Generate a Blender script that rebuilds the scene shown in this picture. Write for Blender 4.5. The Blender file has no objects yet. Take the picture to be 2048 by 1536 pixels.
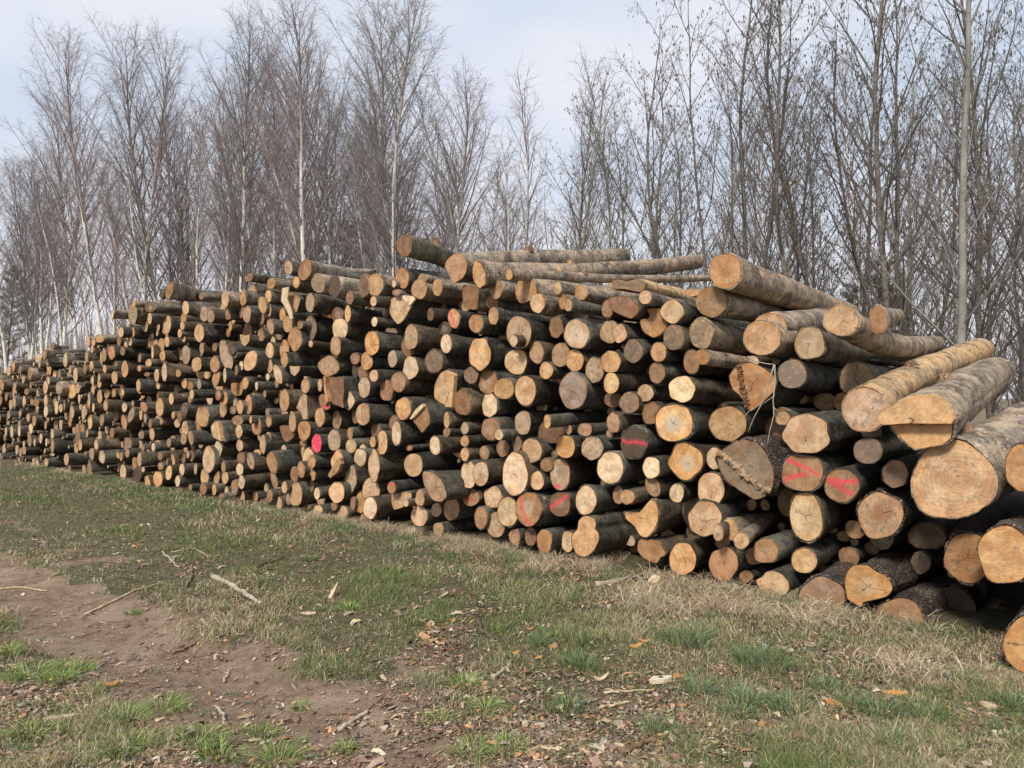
LOGDATA = r'''
B 1648 640 5.12
420 915 480 460 tg F=1962,700,4.3 bk=p P=.1 |long peeled log with bare yellow-orange wood and a grey-brown sawn end~peeled yellow log
990 1030 780 560 ot F=1990,748,3.4 bk=l P=.38 poly=580,980;640,920;760,850;900,780;1120,750;1240,800;1300,870;1340,950;1360,1010;1340,1060;1325,1130;1310,1220;1220,1290;1100,1310;930,1340;860,1290;740,1180;660,1080;600,1050 |wedge-cut log with a stepped flat end beside the peeled yellow log~stepped wedge log
450 1340 310 275 md |small dark stained log end just above the big right-hand log~dark speckled log
B 0 0 1
1907 961 181 166 tt F=2150,800,3.6 bk=l P=.3 ht=.3 |largest log end in the pile, cracked pale centre, at right~biggest log
1790 948 54 58 bg
2046 935 76 98 bo P=.45
1756 640 40 58 bb P=-.3 bk=l F=1795,632,3.2
B 1648 940 5.12
180 160 365 345 bm pt=0,90,310,130;60,120,270,240;150,130,320,110 |brown log end with two faint pink strokes, right of the other sprayed one~faint pink-striped log
575 465 490 490 tb bk=r ht=.6 |round rough-barked log end with a pale core below the biggest log~pale-cored round log
450 1185 510 440 oo bk=r P=.12 poly=285,985;350,965;450,975;540,1040;640,1080;705,1190;700,1240;640,1300;480,1340;400,1360;370,1405;240,1330;215,1220;205,1130;240,1030 |bright orange lopsided log end with rough dark bark near the ground~bright orange log
1480 900 520 540 bo bk=r P=.1 ht=.4 |shaded round log end half hidden behind the big orange end at right~half-hidden round log
1850 870 580 630 ot bk=r P=.5 ht=.2 |large orange log end with star-shaped crack at the right edge~star-cracked orange log
B 1648 1140 5.12
765 500 530 440 bt bk=r P=.1 |brown cracked log end resting in the grass, furthest right on the ground~grass-level brown log
2085 765 520 610 oo bk=r P=.62 |orange log end cut by the right edge of the photo near the ground~right-edge orange log
B 0 0 1
2125 1045 120 112 ob bk=r P=.3 H=1
2120 1170 130 120 bo bk=r P=.35 H=1
2235 1110 140 130 to bk=r P=.3 H=1
2140 900 80 80 ot bk=l P=.2 H=1
2225 985 100 100 ob bk=r P=.2 H=1
2180 1290 130 130 bb bk=r P=.3 H=1
2300 1240 150 140 ob bk=r P=.3 H=1
2300 1380 150 150 ob bk=r P=.3 H=1
2180 1400 110 110 ob bk=r P=.4 H=1
2060 1330 90 90 db bk=r P=-.2 H=1
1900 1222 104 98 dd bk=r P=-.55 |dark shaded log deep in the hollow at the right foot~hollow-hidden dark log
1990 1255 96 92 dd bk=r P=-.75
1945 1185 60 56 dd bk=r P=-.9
B 1300 450 5.12
770 470 330 380 ob F=1700,632,3.4 bk=l P=.1 ht=.25 |fat reddish-brown ended log lying high on the pile, sloping down right~sloping fat top log
630 785 320 320 bt bk=l |split round log end with a diagonal crack below the sloping top log~diagonally split log
225 885 240 245 tt
525 1105 245 325 tm bk=l |oval log end half stained dark brown with sunlit speckled bark~half-stained log
1145 1155 400 380 to bk=l P=.06 |large pale orange sawn log end high at the right shoulder of the pile~right-shoulder orange log
1635 1210 315 345 gt |smooth grey-tan round log end with a small hook mark~hook-marked grey log
240 1150 210 265 mb
85 1300 165 205 to
425 1400 170 250 bb
530 1350 150 160 ob P=.25 bk=l
430 690 140 80 oo bk=l
B 0 0 1
1683 641 70 63 tt F=1868,690,3.8 bk=l P=.12 bend=-.1 |crooked log with a pale round end, topmost of the right slope~crooked top log
1540 655 70 62 tb P=-.15 F=1700,634,3.4 bk=l
B 1300 700 5.12
1050 380 500 520 bo poly=880,150;960,125;1050,120;1180,180;1290,270;1300,400;1180,530;1040,640;1000,610;920,480;830,400;800,260 ht=.5 |heart-shaped brown log end with dry twigs hanging over it~heart-shaped brown log
1455 245 305 310 gm |grey stained round log end right of the twig-hung heart-shaped one~stained grey log
325 400 275 275 pp
245 745 400 395 op ht=-.5 |orange-rimmed log end with a greyish cracked centre~orange-rimmed log
795 755 400 370 om |round tan-orange log end full of small dark specks~dark-specked orange log
70 230 170 230 bb
1600 860 500 420 tt P=.1 ht=.3 |wide tan log end with frosty white patch on its bark~frosty-barked log
1360 700 160 150 to
1350 650 180 120 bb P=-.2 bk=l
1000 1210 600 620 gd P=.2 bk=r poly=670,1060;750,1000;850,930;960,900;1100,930;1200,1050;1280,1250;1270,1400;1230,1470;1150,1530;1070,1545;1000,1500;900,1440;830,1390;760,1330;690,1200 |big weathered split log with a ridge of torn wood across it~torn-ridge log
655 1110 160 230 tt
365 1140 350 375 oo ht=-.4 |squarish orange log end left of the torn-ridge log~squarish orange log
1560 1255 450 400 bm P=.05 pt=1380,1110,1560,1190;1560,1190,1720,1280;1380,1330,1480,1290;1480,1290,1600,1270 |brown log end with two crossing pink-red spray strokes~crossed-strokes log
B 1324 940 5.12
500 200 280 365 po ht=.4
440 500 350 370 tt
575 645 110 170 tt P=.2
700 610 150 240 ot T=20 P=.05 bk=l
810 725 160 175 tt P=.25 F=1590,1010,2.4 bk=l |thin mauve-grey pole sticking out low, pointing at the viewer~mauve pole
1060 830 270 270 bo
950 880 210 190 bb P=-.08
1475 480 345 520 pt T=8 |tall oval pale log end with an eye-shaped knot~eye-knot log
1455 930 275 260 to
210 910 280 340 ot |clean orange sawn log end on the bottom row over dry grass~clean bottom orange log
630 960 310 350 bo
1120 1170 360 290 tt poly=950,1130;1020,1090;1060,1040;1140,1025;1240,1070;1300,1150;1310,1220;1250,1300;1100,1310;1010,1240
860 1090 150 130 bo P=-.05
1640 1310 480 440 bg bk=r P=.05
B 1024 450 5.12
140 665 225 285 ot bk=l |tall tan-orange log end with pale lit bark on the upper right~tan upper log
260 800 155 210 tt P=.1 bk=l
465 645 80 135 tt bk=l
520 785 85 160 bo P=-.05 bk=l
575 820 80 130 tb
705 690 125 165 to P=.12 bk=l
975 860 125 185 bb
1185 620 360 140 gb poly=1005,600;1030,570;1060,555;1140,580;1230,560;1300,545;1360,590;1365,650;1310,690;1180,662;1100,655;1010,660 bk=p |peanut-shaped twin log end under the long top logs~peanut-shaped log
1150 840 320 240 bb poly=985,740;1100,722;1200,730;1310,840;1290,900;1220,965;1040,890;1000,850 P=.06 |wedge-shaped split log end hanging under the peanut-shaped log~split wedge log
1360 740 135 150 to P=.15 bk=l
1440 1000 300 310 ob poly=1370,860;1440,850;1500,850;1560,930;1590,1000;1580,1060;1520,1130;1440,1160;1340,1090;1300,980;1330,960;1390,955;1405,910 |reddish log end with a black notch bitten out of its top~notched reddish log
450 1045 145 230 bb F=1250,620,2.5
660 1115 260 305 pt ht=-.2 |pale round log end with fine diagonal saw lines~saw-lined pale log
1000 1095 215 240 tg P=-.04
1100 1110 150 200 to P=.05
1240 1290 205 255 mb
250 1305 150 235 bt
500 1330 195 255 tb
640 1385 185 230 ot
1010 1400 210 235 ot P=.05
B 0 0 1
1189 740 36 52 mm
1092 741 28 36 ot
B 1024 740 5.12
135 210 225 325 op P=.08 |oval pale orange log end with a knobbly knot on its bark~knobbly-knot log
625 210 285 385 gg |tall grey weathered log end with radiating cracks~grey weathered log
1015 135 165 225 op P=.06
1035 300 190 170 bb P=-.1
1200 335 215 230 bm P=.03
1365 235 175 185 mt
110 540 175 260 gt
400 620 270 280 bd P=-.12
360 525 75 155 ot P=.35
575 610 75 105 tb P=.05
745 610 150 140 mo
1035 540 140 215 mb
1000 650 80 85 mb P=-.04
1420 440 190 245 bb P=-.05
1245 745 275 345 dd pt=1120,710,1180,745;1180,745,1260,735;1260,735,1390,760 |dark grey log end with one horizontal pink spray stripe~pink-banded dark log
545 785 205 240 oo P=.1
820 800 230 245 mt
200 825 215 270 tb
50 755 100 155 bm
350 970 130 150 bb
440 860 80 80 db P=-.08
490 1070 210 330 mp pt=440,1185,480,1200 |mouldy speckled oval log end with a faint pink smear at its foot~mouldy speckled log
255 1135 145 205 op P=.05
1005 1000 280 345 pp |large cream oval log end right of the mouldy speckled log~large cream log
1425 1000 185 235 pp
1440 1190 240 150 bt T=-70
1685 1260 150 200 pm
490 1375 225 260 bd pt=390,1410,470,1360;470,1360,570,1280 |brown log end with one rising diagonal pink stroke~rising-stroke log
755 1335 215 300 pp P=.05
1085 1280 110 200 bt P=-.08
1180 1300 155 160 op P=.15
B 1024 960 5.12
1330 400 360 410 ot poly=1145,330;1200,320;1300,330;1360,260;1425,190;1480,220;1505,320;1500,420;1450,530;1380,600;1310,580;1250,480;1160,400 |boomerang-shaped forked log end near the ground~boomerang-shaped log
750 560 280 400 to poly=680,420;720,375;770,365;840,390;860,450;850,500;885,540;890,620;840,720;760,790;660,770;610,650;610,560;665,510 P=.08 |snowman-shaped double log end standing in dry grass~snowman-shaped log
570 630 130 225 tt
330 625 165 260 ob P=.06 ht=.3
190 580 130 200 bb P=-.05
35 590 100 170 bt
1425 725 290 260 bo poly=1290,620;1350,600;1490,620;1540,680;1575,760;1520,800;1480,860;1340,800;1280,720 ht=.3
B 724 450 5.12
435 210 155 235 bb F=903,524,1.7 bk=m P=.15 |mossy log with a brown mottled end, highest on the whole pile~highest mossy log
965 445 240 325 bt poly=940,290;1000,280;1050,320;1080,400;1070,480;1030,550;940,605;915,580;870,480;840,420;870,350 F=1245,517,4.2 bk=l P=.12 bend=.01 |pointed oval log end beside the highest mossy log~pointed top log
1195 505 125 290 ob T=10 F=1396,523,4.6 bk=l P=.22 bend=-.05 |long bent log lying across the top, oval slanted end~long bent top log
1505 505 75 125 ob P=.35 F=1425,556,4.6 bk=l |long thin log with an orange torn patch, under the bent one~thin torn-patch log
410 545 145 220 bo bk=g
130 610 180 230 ot P=.03 bk=l |tan oval log end with one horizontal crack near the top left~horizontally cracked log
20 620 100 240 bb P=-.05 bk=l
115 780 70 110 to P=.15
325 600 45 80 tt
390 870 290 310 pt poly=370,710;460,715;540,730;560,760;520,820;480,880;440,950;400,1000;360,1020;300,950;265,850;290,760 |guitar-pick-shaped pale log end pointing down~guitar-pick log
350 690 90 70 bb bk=l
585 655 160 205 to bk=l
620 545 90 100 bt P=-.05 bk=l
770 640 100 180 to bk=l
1105 740 160 250 bb poly=1030,620;1100,615;1175,625;1190,720;1180,860;1130,870;1040,840;1028,740
1370 655 140 200 bt P=.05 bk=l
1330 790 125 150 bb P=-.06
1345 930 105 185 ot P=.05
1605 1100 270 350 tg |big tan-grey log end with a curved hairline crack~hairline-cracked log
1550 1185 85 125 pp P=.15
700 915 70 140 db P=.05
940 955 130 200 to pt=900,880,925,960;925,960,950,1040 |tan log end with a broad steep pink stripe~steep pink-striped log
1165 1005 150 195 ob
850 1060 140 150 dd P=-.1
500 1150 140 260 mt P=.05
470 1240 140 220 bb P=-.06
125 990 65 105 pp P=.1
240 900 60 120 dd P=-.1
100 1210 155 260 oo |egg-shaped orange-brown log end left of the guitar-pick log~egg-shaped orange log
860 1215 115 210 pp
735 1395 190 240 dm |dark rotten log end with hairy grey fibres~dark rotten log
1205 1320 230 340 op P=.06 |big pale yellow oval log end near the middle~big yellow oval log
1575 1400 240 270 tt
310 1370 95 185 gp
50 1390 110 195 ob
1785 1310 20 20 bb P=-.2
B 724 680 5.12
495 285 155 245 pm
120 365 95 130 op P=.08
25 310 90 140 bb P=-.05
370 430 150 215 bt
250 515 145 230 bb P=-.05
850 490 250 400 op poly=730,560;735,480;745,440;800,330;880,295;980,340;975,420;960,500;940,600;935,690;870,680;780,640;740,600 P=.05 |half-round pale log end split straight down its right side~half-round split log
1025 640 175 280 bb T=8 P=.06 ht=.3
1115 360 150 180 dm
1290 430 200 250 bb P=-.05
1450 500 215 215 ot P=.04
1305 665 155 260 pp
420 700 160 235 oo
605 800 185 300 bo poly=640,650;665,700;690,780;690,850;650,905;610,950;560,880;510,810;525,760;560,700 |star-split diamond-shaped log end left of centre~diamond-shaped split log
865 820 60 180 ot P=.08
865 945 75 100 bb
325 850 105 160 bb P=-.06
350 955 100 265 pp P=.08
140 920 105 150 bd P=-.06
35 760 90 220 tb
205 1050 115 265 op P=.03
108 1042 62 125 oo P=.08
745 1080 110 200 pp P=.05 T=5
1050 905 85 125 gt
1050 1035 95 120 ob P=.05
1050 1170 90 145 ot P=.05
1250 1155 100 145 bt
1315 910 190 230 bb
1400 970 90 115 tt P=.15
1440 1110 130 180 bb P=-.04
525 1280 190 250 tt ht=.3
120 1290 115 350 tp P=.06 |very tall narrow cream log end left of the ringed tan one~tall narrow cream log
5 1170 80 220 pp
1090 1380 170 290 pp
1215 1370 160 260 pt P=.04
480 1105 75 60 bo P=-.05
B 724 850 5.12
740 630 190 370 tb T=30 P=.3 |fat oblique log end slanting down right, smooth grey bark above~oblique slanting log
1565 505 270 460 pp P=.1 |tall cream log end with branching black cracks~black-cracked cream log
90 660 185 245 tt P=-.04
300 640 90 130 bo P=.15 pt=270,600,330,620
400 775 200 190 tb poly=300,700;400,685;500,690;510,740;440,830;330,870;300,800
450 800 50 75 pp P=.18
590 750 95 165 to P=.1
585 930 170 220 tt P=.03
760 870 105 150 db
915 860 170 250 bt
1110 740 185 190 bt pt=1085,745,1120,775
1340 740 190 225 tt
1215 950 135 230 bo
1370 1020 200 265 tt
1490 890 220 315 pt P=.05
1705 860 280 370 bo P=.08 ht=-.3 pt=1610,720,1625,800;1625,800,1650,900;1650,900,1720,1040 |ringed brown log end with a curved pink stripe down its left~curved-stripe ringed log
80 850 150 230 pp P=.12
40 960 130 160 bt
780 1060 115 130 tb
1560 1140 120 160 bt
B 460 500 6.827
795 240 120 200 tt bk=g |small tan end of the log highest on the left half~left summit log
1020 270 170 290 bo T=-15 F=745,552,3.6 bk=l P=.1 |torn orange-ended log sloping right beside the left summit log~torn orange top log
265 370 90 130 bb T=-25 F=590,566,2.8 bk=m P=.15 |mossy thin log with a slanted end, left top edge~thin mossy log
560 455 110 155 ob P=.05 bk=l
900 440 95 165 oo P=.1 bk=m
325 540 100 150 to bk=l
175 655 90 220 ob
230 680 75 130 oo P=.06
440 750 110 235 to T=10
520 635 90 175 oo P=.05
1200 450 190 260 md bk=l |dark brown shaggy log end near the left summit~dark shaggy log
1425 495 185 310 dd bk=l P=.05 |smooth charcoal-grey oval log end on the upper pile~charcoal oval log
1820 490 135 320 db bk=l
1635 650 105 190 bb
1605 870 85 240 ot P=.1
1090 720 120 270 tg |narrow oval tan end of a light-barked log below the shaggy one~narrow light-barked log
880 700 190 290 bt poly=780,600;850,580;960,660;940,760;900,860;820,760;795,680
525 815 75 190 to P=.04
225 870 120 240 bt
150 850 60 170 bb P=-.05
420 935 95 175 bo
715 880 90 190 ob P=-.03
785 1010 140 240 ot P=.05
550 1045 100 220 bt T=10
680 1110 140 250 mg |white and black blotched log end with peeling skin~black-blotched white log
955 1020 80 115 bb
1100 1060 165 340 mb |tall brown streaked log end left of the pale yellow one~tall streaked log
1470 890 170 240 db P=-.1
1500 1080 215 320 pt P=.03 |pale yellow flattened oval log end with faint creases~creased pale yellow log
885 1215 190 320 bo P=.1 |tilted reddish-orange egg-shaped log end in the left middle~reddish egg log
420 1160 90 180 bb
200 1230 135 170 tt poly=132,1150;200,1165;268,1150;265,1240;200,1318;150,1270
585 1245 65 130 tt
540 1370 110 225 to
645 1385 80 175 bo
740 1370 130 320 oo P=-.03
1100 1280 60 100 to P=.04
1440 1310 150 280 bt
1455 1410 80 130 oo P=.08
20 1360 100 160 dd
B 460 700 6.827
275 145 170 300 ot T=-18 P=.05
150 215 60 130 pt
20 150 50 200 oo
85 275 45 150 bb
540 220 80 190 tt
512 365 50 95 pp P=.05
740 130 100 220 ot P=.1
650 330 110 290 tt T=18 P=.12
880 285 145 135 tt poly=808,218;880,222;955,218;940,290;880,355;830,320
1345 220 300 285 tb P=.04 |broad round log end with brown star centre, left of middle~brown-star log
1705 115 130 165 bb
1865 150 165 260 ob P=.03
1710 280 90 200 dd P=-.08
1820 310 150 230 bb P=-.04
1830 510 165 290 mp P=.03
95 510 175 250 ob ht=.3
205 450 90 175 oo P=-.03
360 490 40 120 pp P=.06
250 745 100 270 ot P=.06 pt=225,640,250,680;250,680,275,760 |narrow log end pink across its top right corner~pink-cornered narrow log
320 690 55 200 ot P=-.02
135 780 90 205 ot
40 820 90 120 bb P=-.05
740 690 140 320 bo P=.04
635 450 60 140 bb P=-.03
1025 490 115 205 to
1225 480 65 180 to
1440 560 230 400 bd poly=1330,370;1440,365;1540,370;1560,560;1540,700;1560,800;1480,770;1400,740;1360,650 P=.12 |rectangular brown slab-like split log above the solid pink end~rectangular brown slab log
1290 710 150 240 bb T=22 pt=1270,780,1370,830;1260,740,1360,790 P=.06 |reddish splintered log end dipped in pink paint~splintered pink-tipped log
1620 690 145 255 pt P=.05
1000 770 110 350 tt poly=1000,590;1045,620;1052,780;1055,930;1000,950;960,850;905,790;930,720;960,640 P=.04
1225 915 140 280 ot P=.05
1455 955 130 270 bt
1810 880 195 300 tt P=.02
1710 900 90 220 bb P=-.05
360 1040 135 245 ob ht=.7 P=.03
280 950 40 110 oo
525 970 85 170 bo
850 990 95 285 bt P=.05
1010 1100 175 280 ob P=.03
780 1150 220 240 bb poly=670,1045;740,1020;820,1040;850,1130;905,1130;860,1200;790,1260;730,1240;700,1150
120 1110 100 195 tt
130 1300 95 175 tt
445 1285 85 260 to P=.03
520 1215 85 200 tt
1000 1265 100 110 bb P=-.05
1180 1275 140 265 xx bk=g |log end sprayed solid neon pink all over~solid pink log
1420 1230 185 310 mp P=.05 |oval log end covered in dark mould flecks, right of the pink one~mould-flecked log
1635 1140 80 170 ob
1650 1310 150 190 tt
100 960 160 140 bt
B 460 850 6.827
370 385 100 110 to P=-.05
280 490 100 240 mt T=10 P=.06 pt=265,575,295,605 |narrow log end with a pink dab at its lower tip~pink-dabbed log
150 450 120 170 bb
570 510 140 310 ob T=10 P=.08 |long-faced orange log end with folded bark beside it~folded-bark log
600 740 90 260 bt T=12 P=-.04
130 605 105 175 pt
155 780 95 195 pp
60 850 100 220 bt
155 990 95 200 to
540 965 85 180 bb
470 1070 90 130 db
665 1070 85 190 tt
740 850 80 175 ot
895 945 185 330 to P=.06
795 1010 75 170 gg P=-.03
880 670 115 220 bb
968 610 100 230 bo T=7
1070 500 170 380 tt
1110 500 115 190 bo P=.1
1135 680 65 160 bo P=.04
1115 820 55 200 bb
1185 935 85 170 pp P=.03
1455 540 180 400 ot poly=1465,320;1510,370;1545,430;1548,520;1500,640;1400,725;1370,690;1375,640;1390,590;1370,500;1390,430 P=.05 |lens-shaped log end split by a diagonal step, low centre-left~lens-shaped split log
1775 440 170 240 pp P=.04
1645 730 160 380 pg
1455 920 225 300 op P=.04 |round bright orange-cream log end, second row from the ground~bright cream-orange log
1415 1110 85 130 bb
1530 1190 150 190 to
1200 1160 130 140 to
1675 1070 70 180 bb
1775 1060 130 290 bo
1040 1120 110 75 bb
1860 1290 170 170 bt
B 220 550 6.827
810 210 100 250 bo T=-12 F=455,607,3.0 bk=l P=.1 |leaning left top log with a torn orange bark patch~leaning patch-barked log
700 260 50 130 dd bk=g
1245 290 65 100 bb P=.1
1570 330 100 240 tt bk=l
310 530 125 310 gt |tall narrow grey-tan log end at the left step of the pile~left-step tall log
325 390 45 100 oo P=.25 bk=l
30 540 45 130 pp T=-12 bk=l P=.1
540 440 140 130 db
440 470 50 180 bb
655 420 50 130 to P=.05
790 460 120 230 bt
1030 450 95 200 tt P=.03
1280 530 120 220 gt
1370 560 110 190 gt
1610 540 80 150 bb
475 690 80 190 tt
540 595 60 160 ot P=.05
780 680 105 270 tt T=-6
1000 590 75 150 oo
985 690 60 120 tt
950 795 60 115 to
145 780 80 145 tt
245 790 80 210 tt
310 780 50 140 oo P=.02
1215 790 140 260 to |spotted squarish-oval log end below the left crest~spotted left log
1640 700 45 140 oo
120 905 55 135 bb
272 910 58 125 to P=.05
212 970 50 140 tt
20 1060 95 200 ob pt=0,1040,40,1090 |orange log end with a red smudge, far left area~red-smudged left log
170 1040 70 120 bb
400 1125 50 140 bo
578 1055 35 180 pp
525 1200 90 110 to
700 960 90 200 ob
715 1100 80 150 oo P=.03
775 910 75 150 to P=.05
1065 870 30 210 tt
1035 1090 120 260 gt
1005 875 55 80 ob
1250 1000 60 170 bt
1180 1220 140 210 ot
1425 985 70 120 bb
1425 1220 125 230 bo
1590 1090 200 400 gt poly=1500,900;1560,890;1590,960;1660,1080;1680,1200;1660,1290;1580,1290;1520,1180;1490,1050 P=.05
1665 1030 120 220 md T=25 P=.04
200 1285 95 230 ot P=.05
60 1250 80 150 bo
60 1400 85 190 ot P=.03
397 1275 58 90 oo P=.03
130 1440 40 110 tt
500 1355 85 60 bb
635 1370 70 180 tt
740 1330 75 260 tp P=.07
930 1340 80 110 ob
1565 1370 45 210 pp
1445 1410 100 230 bo T=-8
1720 1310 50 160 bb
1215 1490 60 150 gg
385 1510 60 180 ot
655 1510 55 100 tt
1090 1510 90 120 bb
B 220 780 6.827
45 40 70 120 ob
170 30 45 100 tt
460 230 90 150 bo T=25
418 340 45 150 ot P=.04
478 385 45 135 gg
675 235 110 260 ot P=.06 |clean tall cream-orange oval end in the left third~tall left cream oval
665 410 115 140 mt
835 120 70 165 po P=.06
800 200 90 130 bo
860 345 50 105 oo P=.04
945 365 65 150 bb
915 455 85 120 tt
1010 270 95 180 dd
1115 60 65 130 tt
1088 130 55 110 bb
1260 360 190 300 ot |fat tan log end larger than its neighbours, left third~fat left tan log
1555 115 100 190 oo
1475 70 80 150 bb
285 340 75 230 mg T=-15 P=.04
190 440 75 210 ob T=8
25 590 60 150 bb
255 590 45 150 bb
440 610 50 115 bb
545 460 45 130 bb
570 600 70 180 ot T=6 P=.03
1020 530 90 220 to P=.04
1003 670 80 150 bt P=.05
1100 650 75 200 bt T=8
1130 770 60 120 bb
1200 530 80 240 bo T=18
1460 570 180 270 pt poly=1375,500;1430,430;1520,440;1550,600;1565,700;1480,680;1400,640 P=.05 |cream log end with a sawn slab step on its right~slab-stepped cream log
235 740 120 190 bg
235 860 55 130 ob P=.04
410 750 60 125 tt
590 780 50 120 pp P=.03
800 720 60 130 bt
1350 695 40 105 tt
1345 950 170 380 pm P=.1 |very tall knobbly cream log end, low left of the pile~tall knobbly cream log
1470 810 115 220 pm P=.03
1215 890 80 160 tt
150 910 45 130 bo
400 950 60 200 pb
750 985 70 180 ot P=.04
690 1040 80 120 bb
680 900 70 120 bb
840 960 90 190 ot T=8
1060 880 45 110 bt
1110 900 70 160 bb
175 1120 85 220 pt
365 1160 110 210 dd
450 1085 50 80 tt P=.04
510 1255 75 170 ot T=12
650 1215 130 220 oo P=.04
800 1130 95 210 op T=-6 P=.06
980 1085 75 160 pt
1165 1070 50 170 to
920 1245 65 160 pt
1075 1245 65 110 ot
1095 1330 55 100 bb
1290 1180 115 240 to P=.04
1270 1350 100 170 bb
1545 1050 60 160 bt
1570 1200 95 170 to P=.03
1455 1210 80 210 ob T=-6
1420 1360 60 160 oo
1590 1420 60 220 tt P=.03
950 1370 35 110 bb
1215 1480 35 110 bb
1520 1470 80 120 bb
B 0 670 5.689
1130 40 90 100 ob T=-25
1000 75 40 120 tt bk=l
1060 85 45 80 ot P=.04
435 275 70 140 pb T=-10 bk=l
505 215 55 110 bb bk=l F=190,703,2.6
600 120 45 80 bb T=-12 bk=l F=135,697,2.0
1155 290 60 150 tt T=-8
1190 390 40 90 oo
1040 355 50 130 ot P=.04
965 385 35 120 bb
555 370 50 170 ot T=6 bk=l F=130,748,2.2
145 370 45 120 oo T=-8 bk=l F=90,722,2.5
95 410 40 110 ot bk=l
215 455 55 120 tt bk=l
335 440 40 140 bb bk=l
790 430 90 140 gg T=18
740 310 60 70 bb bk=l
670 600 75 150 gg bk=l
820 640 105 170 ot T=-6 P=.05
880 610 55 110 tt P=.07
515 595 55 150 tt
550 520 30 95 tt
1130 540 45 125 ot P=.05
165 580 40 80 tb
345 570 35 90 bb
435 545 25 60 bb
300 645 50 75 bb P=.1
125 700 40 160 bg
410 770 70 95 bb
615 720 50 130 bt T=-6
668 730 25 90 tt
1000 620 60 130 gg
1012 740 28 180 tt P=.05
900 715 30 120 pp
730 800 20 130 gg
1200 800 55 130 ob P=.05
1060 825 30 110 tt
1195 970 55 180 tt T=10
690 830 40 100 tt
50 800 50 80 oo
5 720 40 160 bb
'''
import bpy, math, random
import numpy as np
from mathutils import Vector, Matrix
rng = np.random.default_rng(7)
random.seed(7)
R = math.radians
SC = bpy.context.scene
COL = SC.collection
# ------------------------------------------------------------------ camera
FPX = 1485.0; CAMZ = 1.6; HORIZ = 795.0
PITCH = math.atan((HORIZ-768)/FPX)
cam = bpy.data.cameras.new('camera'); camo = bpy.data.objects.new('camera', cam); COL.objects.link(camo)
camo.location = (0, 0, CAMZ); camo.rotation_euler = (math.pi/2+PITCH, 0, 0)
cam.sensor_width = 36; cam.lens = 36*FPX/2048; cam.clip_end = 2000; cam.clip_start = .05
SC.camera = camo
D = np.array([math.sin(R(41.2)), math.cos(R(41.2)), 0.0])     # into the pile, along the logs
U = np.array([-D[1], D[0], 0.0])*-1                            # along the pile, to the right
C0 = 5.9
CP, SP = math.cos(PITCH), math.sin(PITCH)
def ray(x, y):
    a = (x-1024)/FPX; b = -(y-768)/FPX
    return np.array([a, CP-b*SP, SP+b*CP])
def on_plane(x, y, p=0.0):
    r = ray(x, y); t = (C0-p)/r.dot(D)
    return np.array([0, 0, CAMZ])+r*t
def on_ground(x, y):
    r = ray(x, y); t = -CAMZ/r[2]
    return np.array([0, 0, CAMZ])+r*t
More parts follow.
